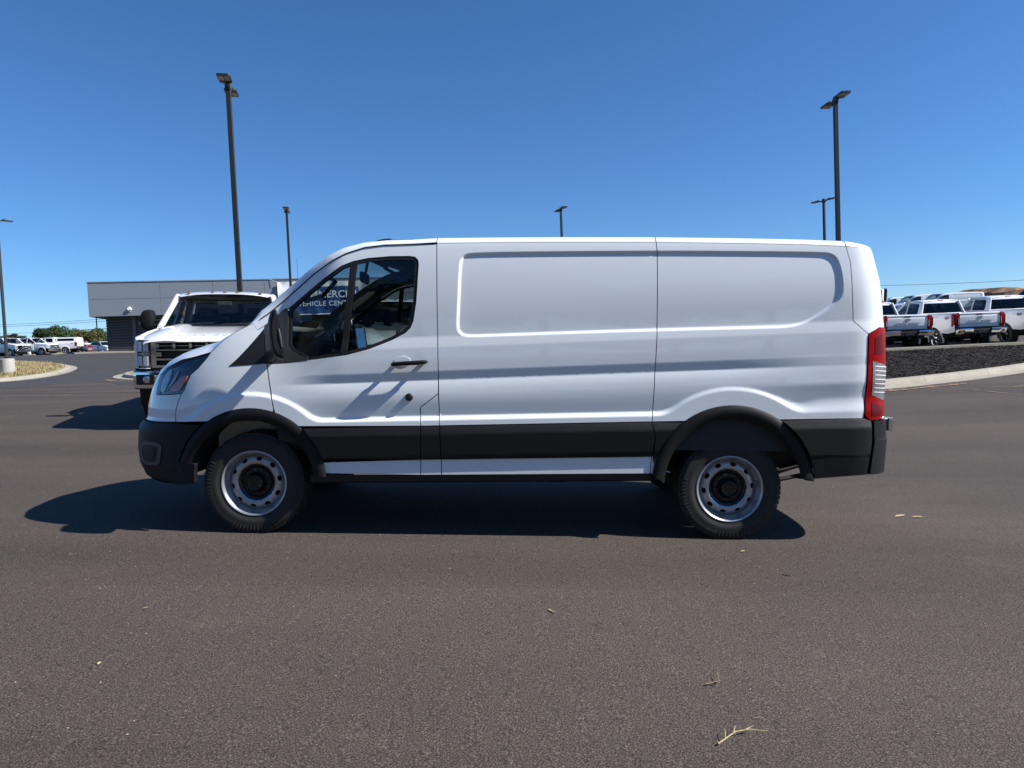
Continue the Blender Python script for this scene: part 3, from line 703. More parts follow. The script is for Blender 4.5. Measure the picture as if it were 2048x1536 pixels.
# lower bumper with fog recess
FOG = smoothpoly([(-2.235, .618), (-2.083, .623), (-2.054, .598), (-2.074, .476), (-2.097, .457), (-2.235, .451)], 2)
aB = [p for p in uarc(WF, FR+.004, 90, 172, 40) if p[1] < .772 and p[1] > .50]
lb = [(-2.80, .76), (-2.40, .752), (-2.205, .754), (-2.095, .760), (-2.016, .765)]+aB+[(-1.945, .495), (-1.888, .492), (-1.905, .352), (-1.989, .340), (-2.121, .335), (-2.282, .345), (-2.80, .345)]
bmp = panel('front_bumper', lb, Soff(.008), 'black_plastic', van, holes=[], join=True, su=.02, sz=.02, thick=.04)
for k in range(2):
    r = panel('fog_bezel', FOG, Soff(.008), 'grey_plastic', bmp, off=.006, mirror=True, holes=[inset(resample(FOG, .02), .022)], su=.03, sz=.03, thick=.02, gap=0); bpy.data.objects.remove(r[1-k]); r[k].name = 'fog_bezel'
    r = panel('fog_pocket', inset(resample(FOG, .02), .018), Soff(.008), 'dark_trim', bmp, off=.0035, mirror=True, su=.03, sz=.03, thick=0, gap=0); bpy.data.objects.remove(r[1-k]); r[k].name = 'fog_pocket'
    r = panel('fog_lamp', smoothpoly([(-2.20, .585), (-2.11, .59), (-2.10, .55), (-2.115, .50), (-2.19, .495), (-2.205, .54)], 2), Soff(.008), 'dark_trim', bmp, off=.007, mirror=True, su=.03, sz=.03, thick=.006, gap=0); bpy.data.objects.remove(r[1-k]); r[k].name = 'fog_lamp'
# --- arch trims, cladding, rocker stripe, sill
def Sann(c, r0, r1, off, flare):
    def f(u, z):
        x, y, zz = S(u, z); t = (np.hypot(x-c[0], z-c[1])-r0)/(r1-r0)
        return x, y-off-flare*sst(-.1, .3, t)*sst(1.1, .72, t), zz
    return f
ftrim = uarc(WF, FR, 7, 172, 60)+uarc(WF, FRI, 172, 8, 60)
def trimpts(c, r0, r1): return [p for q in (.06, .14, .22, .32, .5, .68, .76, .84, .92) for p in uarc(c, r0+(r1-r0)*q, -6, 186, 90)]
panel('wheel_arch_trim', ftrim, Sann(WF, FRI, FR, .002, .018), 'black_plastic', van, mirror=True, su=.3, sz=.3, extra=trimpts(WF, FRI, FR), thick=.07, gap=0, bstep=.015)
rtrim = arc(WR, RR, -2, 180, 60)+[(1.13, .42), (1.20, .42)]+arc(WR, RRI, 172, 10, 60)+[(2.10, .42), (2.165, .42)]
panel('wheel_arch_trim', arc(WR, RR, 4, 178, 60)+[(1.094, .46), (1.185, .40)]+arc(WR, RRI, 176, 8, 60)+[(2.09, .44), (2.165, .44)], Sann(WR, RRI, RR, .002, .018), 'black_plastic', van, mirror=True, su=.3, sz=.3, extra=trimpts(WR, RRI, RR), thick=.07, gap=0, bstep=.015)
def Sclad(u, z):
    x, y, zz = S(u, z); t = cladtop(x)-z
    dy = np.interp(t, [-.01, 0, .006, .05, .058, .20, .26], [.0, .0, .004, .020, .022, .016, .004])
    return x, np.minimum(y, -1.018)-dy, zz
stt = lambda x: .5455+.0245*(x+.3)
aC = [p for p in arc(WF, FR+.002, 0, 90, 50) if p[1] > stt(p[0]) and p[1] < cladtop(p[0])]
panel('door_cladding', [(-.477, cladtop(-.477)), (-.476, stt(-.476))]+aC, Sclad, 'black_plastic', van, mirror=True, su=.05, sz=.012, gap=.002)
panel('flap_cladding', [(-.477, cladtop(-.477)), (-.476, stt(-.476)), (-.335, stt(-.335)), (-.346, cladtop(-.346))], Sclad, 'black_plastic', van, mirror=True, su=.05, sz=.012)
panel('side_cladding', [(-.346, cladtop(-.346)), (-.335, stt(-.335)), (1.10, stt(1.10)), (1.119, .704), (1.099, cladtop(1.099))], Sclad, 'black_plastic', van, mirror=True, su=.05, sz=.012)
aE = [p for p in arc(WR, RR+.002, 90, 180, 50) if p[1] > .52 and p[1] < cladtop(p[0])]
panel('arch_cladding', [(1.099, cladtop(1.099)), (1.119, .704), (1.106, .56)]+aE[::-1], Sclad, 'black_plastic', van, mirror=True, su=.05, sz=.012)
aG = [p for p in arc(WR, RR+.002, 0, 90, 60) if p[1] > .445 and p[1] < cladtop(p[0])]
def Srq(u, z):
    x, y, zz = S(u, z); t = cladtop(x)-z
    dy = np.interp(t, [-.01, 0, .006, .06, .068, .25, .256, .40], [.0, .0, .004, .024, .026, .026, .022, .01])
    return x, y*(1+dy/1.02), zz
panel('rear_cladding', aG[::-1]+[(2.18, .445), (2.165, .436), (2.517, .471), (2.538, .70), (2.534, .836), (2.525, .842), (2.497, cladtop(2.497)-.002)], Srq, 'black_plastic', van, mirror=True, su=.03, sz=.012)
stb = lambda x: .4355+.0182*(x+.3)
aS = [p for p in arc(WF, FR-.012, -4, 60, 30) if p[1] > stb(p[0]) and p[1] < stt(p[0])]
Sstr = lambda u, z: (u*1., np.full(np.shape(u), -1.012)+.02*(.5-z), z*1.)
panel('rocker_stripe', [(-.477, stt(-.477)), (-.476, stb(-.476))]+aS, Sstr, 'white_paint', van, mirror=True, su=.1, sz=.05)
panel('rocker_stripe', [(-.476, stt(-.476)), (-.476, stb(-.476)), (-.334, stb(-.334)), (-.335, stt(-.335))], Sstr, 'white_paint', van, mirror=True, su=.1, sz=.05)
panel('rocker_stripe', [(-.335, stt(-.335)), (-.334, stb(-.334)), (1.091, stb(1.091)), (1.10, stt(1.10))], Sstr, 'white_paint', van, mirror=True, su=.1, sz=.05)
panel('rocker_stripe', [(1.10, stt(1.10)), (1.091, stb(1.091)), (1.15, stb(1.15)), (1.14, stt(1.14))], Sstr, 'white_paint', van, mirror=True, su=.1, sz=.05)
for sg in (-1, 1):
    mb = MB(); mb.loft([[(x, sg*1.0, stb(x)+.004), (x, sg*.996, stb(x)-.045), (x, sg*.96, stb(x)-.06), (x, sg*.80, stb(x)-.06)] for x in (-1.24, -.4, .4, 1.19)]); mb.build('sill', 'dark_trim', van)
# --- top: hood, pillars, windscreen, roof
RAIL = [(-2.80, 1.085), (-2.50, 1.088), (-2.30, 1.095), (-2.229, 1.101), (-2.197, 1.145), (-2.155, 1.173), (-2.096, 1.209), (-2.007, 1.231), (-1.912, 1.263)]+HS[1:]+[(-1.62, 1.492), (-1.566, 1.530)]+AP[:-1]+RAILR+[(2.55, 2.008), (2.70, 2.003), (2.96, 2.0)]
def densify(rail, step):
    out = []
    for a, b in zip(rail[:-1], rail[1:]):
        k = max(1, int(math.hypot(b[0]-a[0], b[1]-a[1])/step)); out += [(a[0]+(b[0]-a[0])*j/k, a[1]+(b[1]-a[1])*j/k) for j in range(k)]
    return out+[rail[-1]]
TH = np.array([[0, .02, .05, .12, .28, .5, .75, 1], [0, .020, .036, .054, .066, .072, .075, .076], [0, -.002, -.012, -.03, -.06, -.1, -.13, -.14]])
TS = np.array([[0, .02, .05, .09, .3, .5, .75, 1], [0, .030, .046, .049, .047, .043, .038, .038], [0, -.022, -.038, -.05, -.12, -.17, -.21, -.225]])
TR = np.array([[0, .014, .045, .10, .28, .5, .75, 1], [0, .022, .040, .050, .066, .074, .079, .081], [0, 0, 0, 0, 0, 0, 0, 0]])
tops = {}
rl = densify(RAIL, .03); lines = []
for u, z in rl:
    x, y, zz = [float(q) for q in S(u, z)]
    wr = float(sst(-1.05, -.72, x)); wh = float(1-sst(-1.72, -1.58, x)); ws = 1-wr-wh
    T = TH*wh+TS*ws+TR*wr
    nose = 1.0 if u > -2.2 else max(0., (u+2.80)/.6)
    tail = 1.0 if u < 2.45 else max(0., (2.96-u)/.51)
    tt = np.linspace(0, 7, 29); f = np.interp(tt, range(8), T[0]); dz = np.interp(tt, range(8), T[1]); dx = np.interp(tt, range(8), T[2])
    ker = np.array((1, 2, 1))/4
    for _ in range(3):
        dz[1:-1] = np.convolve(dz, ker, 'valid'); dx[1:-1] = np.convolve(dx, ker, 'valid'); f[1:-1] = np.convolve(f, ker, 'valid')
    xx = x+dx*(nose if u < -1.7 else 1.0)*1.0
    if u < -2.2: xx = x+dx*nose
    crown = .035*(1-tail) if u > 2.45 else 0
    if x < -1.60:      # the bonnet swells up from its seam to the centre profile
        zc = np.interp(xx, [-2.70, -2.58, -2.50, -2.40, -2.30, -2.20, -2.10, -2.0, -1.9, -1.8, -1.7, -1.6], [1.06, 1.10, 1.155, 1.215, 1.262, 1.300, 1.332, 1.362, 1.394, 1.430, 1.470, 1.52]); wz = wh*min(1., max(0., (u+2.80)/.35))
        dz = dz*(1-wz)+wz*np.maximum((zc-zz)*(1-(1-f)**5), 0)
    lines.append([(xx[i], y*(1-f[i]), zz+dz[i]*(min(1, nose*1.0+.0)*.6+.4 if u < -2.2 else 1)*(tail*.8+.2)+crown*0) for i in range(29)])
ui = [u for u, _ in rl]
def top(name, i0, i1, j0, j1, m, par=van, mirror_join=True):
    mb = MB(); seg = [l[j0:j1+1] for l in lines[i0:i1+1]]; mb.loft(seg)
    if mirror_join: mb.loft([[(x, -y, z) for x, y, z in l] for l in seg])
    if j1 == 28 and mirror_join:
        bm = bmesh.new(); vs_ = [bm.verts.new(v) for v in mb.v]; [bm.faces.new([vs_[i] for i in f]) for f in mb.f]
        bmesh.ops.remove_doubles(bm, verts=bm.verts, dist=.0005); bmesh.ops.recalc_face_normals(bm, faces=bm.faces)
        if sum(f.normal.z*f.calc_area() for f in bm.faces) < 0: bmesh.ops.reverse_faces(bm, faces=bm.faces)
        bm.verts.index_update(); v = [tuple(q.co) for q in bm.verts]; f = [tuple(q.index for q in p.verts) for p in bm.faces]; bm.free()
        return link(name, v, f, m, par, 50)
    return mb.build(name, m, par, 50)
iH = max(i for i, u in enumerate(ui) if u < -1.66); iW = max(i for i, u in enumerate(ui) if u < -.90); iB = max(i for i, u in enumerate(ui) if u <= -.379)
top('hood', 0, iH, 0, 28, 'white_paint')
top('windscreen', iH+1, iW, 13, 28, 'shield_glass')
for k in (0, 1):
    mb = MB(); mb.loft([[(x, y*(1-2*k), z) for x, y, z in l[0:14]] for l in lines[iH:iW+1]]); mb.build('windscreen_pillar', 'white_paint', van, 50)
top('cowl', iH, iH+1, 13, 28, 'black_plastic')
i2 = max(i for i, u in enumerate(ui) if u <= 1.1171); i3 = max(i for i, u in enumerate(ui) if u <= 2.4021)
top('roof', iW, iB, 0, 28, 'white_paint'); top('roof', iB, i2, 0, 28, 'white_paint'); top('roof', i2, i3, 0, 28, 'white_paint'); top('roof', i3, len(ui)-1, 0, 28, 'white_paint')
# thin dark roof seams
for ii in (iB, i2, i3):
    mb = MB(); L = lines[ii]
    mb.tube([(x, y, z-.0012) for x, y, z in L[:20]], .0028, 5); mb.build('roof_seam', 'dark_trim', van)
mb = MB(); mb.tube([(p[0][0]-.001, p[0][1]-.0015, p[0][2]+.001) for p in lines[iH+1:iB+1]], .0042, 5); mb.build('drip_seam', 'dark_trim', van)
# roof aerial pod
mb = MB(); zt = 2.066
mb.loft([[(-.98+.0, y*.3, 2.045), (-.93, y*.8, 2.075), (-.86, y, 2.098), (-.80, y, 2.106), (-.775, y*.9, 2.100), (-.765, y*.8, 2.07)] for y in (-.05, -.03, 0, .03, .05)]); o = mb.build('antenna_pod', 'black_plastic', van); o.location = (.05, -.70, -.022)
mb = MB(); mb.box((2.70, -.03, 2.02), (2.755, .03, 2.10), .01); mb.build('rear_camera', 'dark_trim', van)
# --- tail lamps
tls = panel('tail_lamp', TL, S, 'lamp_red', van, mirror=True, su=.012, sz=.03, off=.006, thick=.03, gap=.002)
for k, tl in enumerate(tls):
    def pt(name, poly, m, off, **kw):
        r = panel(name, poly, S, m, tl, off=off, mirror=True, **kw); bpy.data.objects.remove(r[1-k]); r[k].name = name; return r[k]
    pt('reverse_lens', [(2.533, 1.243), (2.618, 1.215), (2.645, 1.205), (2.645, .985), (2.610, .974), (2.535, 1.012)], 'lens_dark', .0085, su=.02, sz=.03, thick=.004, gap=0)
    for q in range(7):
        zz = 1.03+q*.029; pt('lens_rib', [(2.545, zz), (2.635, zz-.006), (2.635, zz-.001), (2.545, zz+.006)], 'ink_white', .0105, su=.02, sz=.02, thick=.004, gap=0)
    pt('brake_lens', [(2.545, 1.40), (2.60, 1.435), (2.60, 1.29), (2.545, 1.29)], 'lamp_red_dark', .0085, su=.02, sz=.03, thick=.003, gap=0)
    pt('signal_lens', [(2.535, .96), (2.60, .935), (2.60, .87), (2.535, .87)], 'lamp_red_dark', .0085, su=.02, sz=.03, thick=.003, gap=0)
# --- rear bumper
def Srb(u, z):
    x, y, zz = S(u, z); e = np.interp(z, [.44, .47, .70, .715, .835, .85], [.0, .016, .04, .030, .026, .0]); n = Sn(u, z)
    return x+np.clip((u-2.5)*4, 0, 1)*e, y*(1+.022), zz
panel('rear_bumper', [(2.539, .836), (2.545, .70), (2.524, .472), (2.70, .475), (2.96, .475), (2.96, .63), (2.73, .63), (2.69, .835)], Srb, 'black_plastic', van, join=True, su=.012, sz=.012, thick=.04)
# --- mirrors
for sg in (-1, 1):
    mr = empty('door_mirror'); mr.parent = van; mr.matrix_local = Matrix.Translation((-1.44, sg*1.10, 0)) @ Matrix.Rotation(R(-26*sg), 4, 'Z') @ Matrix.Translation((1.44, -sg*1.10, 0))
    rings = []
    # housing: outline in (x,z) lofted across y
    for yy, s_ in ((1.065, .62), (1.075, .86), (1.10, .97), (1.16, 1.0), (1.22, .96), (1.255, .84), (1.268, .62)):
        pr = [(-1.468, 1.545), (-1.490, 1.49), (-1.493, 1.40), (-1.482, 1.32), (-1.460, 1.245), (-1.42, 1.215), (-1.392, 1.212), (-1.384, 1.225), (-1.397, 1.33), (-1.420, 1.46), (-1.435, 1.54), (-1.448, 1.552)]
        cx, cz = -1.435, 1.39; pr = smoothpoly(pr, 1); rings.append([(cx+(a-cx)*s_-.05*(yy-1.06), sg*yy, cz+(b-cz)*(s_*.5+.5 if s_ < .9 else s_)) for a, b in pr])
    mb = MB(); mb.loft(rings, close=True, caps=True); mb.build('mirror_housing', 'black_plastic', mr, 40)
    mb = MB(); mb.loft([[(xx+dx_, sg*yy, zz) for xx, yy, zz in ((-1.386, 1.10, 1.255), (-1.386, 1.225, 1.255), (-1.430, 1.225, 1.50), (-1.430, 1.10, 1.50))] for dx_ in ((-.045, -.014) if sg < 0 else (-.03, .002))], close=True, caps=True); mb.build('mirror_glass', 'mirror_glass', mr, 20)
    mb = MB(); mb.tube([(-1.46, sg*.95, 1.235), (-1.45, sg*1.03, 1.25), (-1.44, sg*1.12, 1.28)], [.045, .035, .03], 10); mb.build('mirror_arm', 'black_plastic', mr)
    mb = MB(); mb.tube([(-1.442, sg*1.269, 1.42), (-1.432, sg*1.272, 1.36), (-1.422, sg*1.269, 1.30)], [.006, .009, .006], 8); mb.build('side_repeater', 'grey_plastic', mr)
# --- wheels
def wheel_parts(root, side, r=.356, w=.225, rim=.226, style='steel', n=72):
    """children of root; axle along local y, outer face towards side (-1 or +1)"""
    q = side*w/2
    mb = MB()
    prof = [(rim-.012, -q*.86), (rim+.006, -q*.98), (rim+.03, -q*1.05), (r*.80, -q*1.08), (r*.90, -q*1.05), (r*.955, -q*.96), (r-.010, -q*.86), (r-.002, -q*.66), (r-.002, q*.66), (r-.010, q*.86), (r*.955, q*.96), (r*.925, q*1.02), (r*.905, q*1.045), (r*.89, q*1.04), (r*.80, q*1.075), (r*.74, q*1.08), (rim+.032, q*1.06), (rim+.024, q*1.035), (rim+.010, q*1.02), (rim-.004, q*.98), (rim-.012, q*.86)]
    mb.lathe(prof, n); ty = mb.build('tyre', 'rubber', root, 40)
    # tread blocks: shoulder lugs and centre ribs
    mb = MB(); N = 64
    for k in range(N):
        a = 2*math.pi*k/N; Mx = Matrix.Rotation(-a, 4, 'Y')
        for (y0, y1, rr, dr) in ((-q*.93, -q*.60, r-.014, .011), (q*.60, q*.93, r-.014, .011)):
            y0, y1 = min(y0, y1), max(y0, y1)
            mb.box((rr-.012, y0, -.0140), (rr+dr, y1, .0140), 0, Mx)
        for c in (-.38, -.06, .26):
            mb.box((r-.01, c*w*.5*1.2, -.0125), (r+.002, (c+.24)*w*.5*1.2, .0125), 0, Mx @ Matrix.Rotation(.05, 4, 'Y'))
    for k in range(80):
        a = 2*math.pi*k/80; Mx = Matrix.Rotation(-a, 4, 'Y')
        if k % 20 > 6: mb.box((r*.835, min(q*1.03, q*1.085), -.0035), (r*.925, max(q*1.03, q*1.085), .0035), 0, Mx)
    mb.build('tread', 'rubber', ty, 0)
    if style != 'steel': return ty
    mb = MB(); d = lambda v: q*v
    mb.lathe([(.20, -q*.9), (.19, q*.2), (.193, q*.45), (.198, q*.62), (.206, q*.72), (.210, q*.86), (.216, q*.97), (.222, q*1.03), (rim, q*1.045), (rim+.004, q*1.02), (rim+.004, q*.95)], n)
    rimo = mb.build('rim', 'steel_silver', root, 50)
    def disc(u, z):
        rr = np.hypot(u, z); h = np.interp(rr, [.10, .118, .130, .150, .170, .188, .197], [.36, .42, .60, .66, .62, .46, .36]); return u*1., q*h, z*1.
    outer = [(.197*math.cos(t), .197*math.sin(t)) for t in np.linspace(0, 2*math.pi, 80, False)]
    holes = [[(.112*math.cos(t), .112*math.sin(t)) for t in np.linspace(0, 2*math.pi, 48, False)]]
    for k in range(10):
        a = 2*math.pi*k/10+.25; c = np.array((.168*math.cos(a), .168*math.sin(a))); e1 = np.array((math.cos(a), math.sin(a))); e2 = np.array((-e1[1], e1[0]))
        holes.append([tuple(c+e1*.0145*math.cos(t)+e2*.021*math.sin(t)) for t in np.linspace(0, 2*math.pi, 16, False)])
    e = .002
    def dn(u, z):
        a = np.stack(disc(u+e, z), -1)-np.stack(disc(u-e, z), -1); b = np.stack(disc(u, z+e), -1)-np.stack(disc(u, z-e), -1); nn = np.cross(a, b); nn /= np.linalg.norm(nn, axis=1, keepdims=True); return nn
    panel('wheel_disc', outer, disc, 'steel_silver', rimo, holes=holes, su=.012, sz=.012, gap=0, thick=.006, bstep=.02, nfn=dn)
    mb = MB(); mb.lathe([(0, q*.30), (.118, q*.30), (.12, q*.28)], 40); mb.lathe([(.126, q*.50), (.124, q*.60), (.116, q*.58), (.10, q*.44), (.075, q*.46), (.058, q*.62), (.052, q*.86), (.046, q*.90), (.038, q*.86), (.02, q*.87), (0, q*.87)], 40)
    for k in range(5):
        a = 2*math.pi*k/5+.3; mb.lathe([(.016, q*.3), (.016, q*.55), (.010, q*.60), (0, q*.60)], 10, Matrix.Translation((.082*math.cos(a), 0, .082*math.sin(a))))
        a += .63; M2 = Matrix.Rotation(-a, 4, 'Y'); mb.box((.06, min(q*.4, q*.5), -.012), (.105, max(q*.4, q*.5), .012), .006, M2)
    mb.build('hub_cap', 'hub_black', rimo, 40)
    mb = MB(); mb.lathe([(0, -q*.4), (.188, -q*.4), (.19, -q*.2)], 30); mb.build('brake_disc', 'underbody', rimo)
    return ty
for sg in (-1, 1):
    for cx in (-1.65, 1.65):
        w = empty('wheel'); w.parent = van; w.location = (cx, sg*.846, .352); w.rotation_euler = (0, .4*cx+.1, 0)
        wheel_parts(w, sg)
# --- wheel houses, floor, running gear
for sg in (-1, 1):
    for c, r0, nm in ((WF, .47, 'front'), (WR, .485, 'rear')):
        mb = MB(); ring = lambda y, a0, a1, c=c, r0=r0, sg=sg: [(c[0]+r0*math.cos(t), sg*y, c[1]+r0*math.sin(t)) for t in np.linspace(R(a0), R(a1), 28)]
        a0, a1 = (8, 172) if nm == 'front' else (62, 172)
        mb.loft([ring(.985, a0, a1), ring(.66, a0, a1)]); mb.build('wheel_house', 'liner', van)
    mb = MB(); mb.box((-2.1, sg*.66-.01, .42), (-1.16, sg*.66+.01, 1.2)); mb.box((-2.0, sg*.68-.02, .56), (-1.25, sg*.68+.02, .76)); mb.build('inner_fender', 'white_primer', van)
    mb = MB(); mb.box((1.15, sg*.70-.01, .66), (2.06, sg*.70+.01, 1.0)); mb.build('inner_quarter', 'white_primer', van)
    mb = MB(); mb.box((-2.2, sg*.52-.05, .44), (2.66, sg*.52+.05, .58), .01); mb.box((1.1, sg*.66-.04, .58), (2.10, sg*.66+.04, .66), .01); mb.build('frame_rail', 'frame_steel', van)
    mb = MB(); mb.tube([(1.0, sg*.60, .46), (1.35, sg*.60, .37), (1.65, sg*.60, .34), (2.0, sg*.60, .385), (2.34, sg*.60, .50)], .020, 6); mb.tube([(1.5, sg*.60, .30), (2.0, sg*.60, .335), (2.3, sg*.60, .40)], .016, 6); mb.build('leaf_spring', 'frame_steel', van)
mb = MB(); mb.tube([(1.65, -.8, .352), (1.65, .8, .352)], .05, 12); mb.lathe([(0, -.14), (.10, -.11), (.15, 0), (.10, .11), (0, .14)], 18, Matrix.Translation((1.65, 0, .352))); mb.build('rear_axle', 'underbody', van)
mb = MB(); mb.tube([(-1.65, -.75, .34), (-1.65, .75, .34)], .045, 10); mb.box((-2.0, -.45, .28), (-1.3, .45, .46), .04); mb.build('front_subframe', 'underbody', van)
mb = MB(); mb.box((-1.2, -.90, .50), (1.1, .90, .60), .02); mb.box((1.1, -.64, .58), (2.7, .64, .64), .02); mb.box((-.6, -.55, .30), (.6, .45, .50), .06); mb.build('floor_pan', 'underbody', van)
mb = MB(); mb.tube([(.9, .35, .36), (1.25, .38, .36), (1.35, .40, .45), (2.0, .62, .47), (2.45, .64, .40)], .035, 10); mb.lathe([(0, -.3), (.10, -.28), (.11, 0), (.10, .28), (0, .3)], 16, Matrix.Translation((.55, .45, .38)) @ Matrix.Rotation(R(90), 4, 'Z')); mb.build('exhaust', 'frame_steel', van)
mb = MB(); mb.box((-2.5, -.72, .40), (-2.02, .72, 1.02), .05); mb.box((-2.3, -.88, .40), (-2.06, .88, .80), .05); mb.build('engine_bay', 'underbody', van)
# dark shell added inside the load space to block light behind the panel gaps
def inner(u, z): return Soff(-.045)(u, z)
panel('light_block_shell', [(-.30, .62), (2.62, .62), (2.60, 1.97), (-.30, 1.99)], inner, 'interior_dark', van, su=.15, sz=.08, thick=0, gap=0, mirror=True)
mb = MB(); mb.box((-.34, -.88, .60), (-.31, .88, 1.98)); mb.build('bulkhead', 'interior_dark', van)
mb = MB(); mb.loft([[(x, y, 2.0+.05*(1-(y/.9)**2)-.03*max(0, -(x+.6))*0) for y in np.linspace(-.84, .84, 13)] for x in (-.86, -.7, -.32)]); mb.build('headliner', 'headliner', van)
for sg in (-1, 1):
    mb = MB(); pts = []
    for (u, z) in densify(AP[:-1], .05): 
        x, y, zz = [float(q) for q in S(u, z)]; pts.append((x+.0, sg*(abs(y)-.06), zz+.01))
    mb.tube(pts, .035, 8); mb.tube([(p[0], p[1]*.985, p[2]-.035) for p in pts[len(pts)//2:]], .03, 8); mb.build('pillar_trim', 'interior_trim', van)
    mb = MB(); a = np.array(pts[3])+(.02, -sg*.045, -.03); b = np.array(pts[8])+(.03, -sg*.045, -.04)
    mb.tube([a, a+(.03, -sg*.05, -.02), (a+b)/2+(.05, -sg*.065, -.05), b+(.04, -sg*.05, -.03), b], .016, 8); mb.build('grab_handle', 'interior_dark', van)
    # far side lining of the B post
    mb = MB(); mb.box((-.50, sg*.86-.03, .7), (-.36, sg*.86+.03, 1.98), .02); mb.build('post_trim', 'interior_trim', van)
    mb = MB(); mb.box((-1.50, sg*.92-.03, .62), (-.45, sg*.92+.03, 1.18), .03); mb.build('door_lining', 'interior_dark', van)
    # seat
    st = empty('seat'); st.parent = van; yc = sg*.46
    def rb(sec): return smoothpoly(sec, 1)
    mb = MB(); mb.box((-1.08, yc-.25, .86), (-.56, yc+.25, 1.00), .05); mb.build('seat_cushion', 'seat_fabric', st)
    mb = MB(); mb.box((-.075, yc-.25, 0), (.075, yc+.25, .62), .06, M=Matrix.Translation((-.56, 0, .95)) @ Matrix.Rotation(R(14), 4, 'Y')); mb.build('seat_back', 'seat_fabric', st)
    mb = MB(); mb.box((-.05, yc-.13, .64), (.05, yc+.13, .83), .045, M=Matrix.Translation((-.56, 0, .95)) @ Matrix.Rotation(R(12), 4, 'Y')); mb.build('headrest', 'seat_fabric', st)
mb = MB(); mb.loft([[(-1.95, y, 1.30), (-1.75, y, 1.36), (-1.55, y, 1.37), (-1.42, y, 1.33), (-1.36, y, 1.22), (-1.40, y, 1.0), (-1.55, y, .75)] for y in (-.90, -.5, 0, .5, .90)], ); mb.box((-1.62, -.62, 1.34), (-1.40, -.28, 1.42), .04); mb.build('dashboard', 'interior_dark', van)
sw = MB(); Mw = Matrix.Translation((-1.20, -.46, 1.22)) @ Matrix.Rotation(R(-62), 4, 'Y')
sw.tube([Mw @ Vector((.185*math.cos(t), .185*math.sin(t), 0)) for t in np.linspace(0, 2*math.pi, 33)], .016, 8, caps=False)
sw.box((-.17, -.02, -.02), (.17, .02, .01), .01, Mw); sw.box((-.07, -.08, -.03), (.05, .08, .02), .02, Mw); sw.tube([Mw @ Vector((0, 0, -.02)), Mw @ Vector((0, 0, -.3))], .03, 8); sw.build('steering_wheel', 'interior_dark', van)
mb = MB(); mb.box((-1.10, -.16, 1.83), (-1.07, .10, 1.92), .02); mb.tube([(-1.08, -.03, 1.9), (-1.06, -.03, 2.0)], .012, 6); mb.build('rear_view_mirror', 'interior_dark', van)
for yv in (-.45, .45):
    mb = MB(); mb.box((-1.0, yv-.20, 1.94), (-.84, yv+.20, 1.965), .01, M=Matrix.Translation((-.9, 0, 1.95)) @ Matrix.Rotation(R(25), 4, 'Y') @ Matrix.Translation((.9, 0, -1.95))); mb.build('sun_visor', 'interior_trim', van)
mb = MB(); mb.box((-.80, -.12, 2.0), (-.62, .12, 2.035), .01); mb.build('dome_lamp', 'headliner', van)
mb = MB(); mb.box((-1.6, -.88, .58), (-.34, .88, .64)); mb.build('cab_floor', 'interior_dark', van)
# ------------------------------------------------------------------ pickups (local: front at -y, x across, z up)
_pz = np.array([.35, .5, .62, .80, 1.0, 1.12, 1.22, 1.34, 1.42, 1.46, 1.55, 1.75, 1.95, 2.04, 2.2]); _px = np.array([.93, .95, .985, 1.0, 1.008, .998, 1.002, .985, .965, .945, .905, .845, .785, .735, .60])
def PS(u, z):
    """side surface of a pickup: u = y along the truck"""
    u = np.asarray(u, float); z = np.asarray(z, float); u, z = np.broadcast_arrays(u, z)
    x = sum(np.interp(z+o, _pz, _px) for o in (-.02, 0, .02))/3
    fl = 0.
    for c in (-2.18, 1.88):
        r = np.hypot(u-c, z-.42); fl = fl+.03*(1-sst(.50, .66, r))
    k = np.clip((-2.72-u)/.5, 0, 1); k2 = np.clip((u-2.98)/.3, 0, 1)
    x = (x+fl*np.where(z < 1.2, 1, 0)*sst(1.2, 1.0, z))*(1-.16*k**2.2)-.03*k2**2
    return x, u*1., z*1.
def PSn(u, z): return PS(u, z)
def rounded(p): return smoothpoly(resample(p, .14), 1)
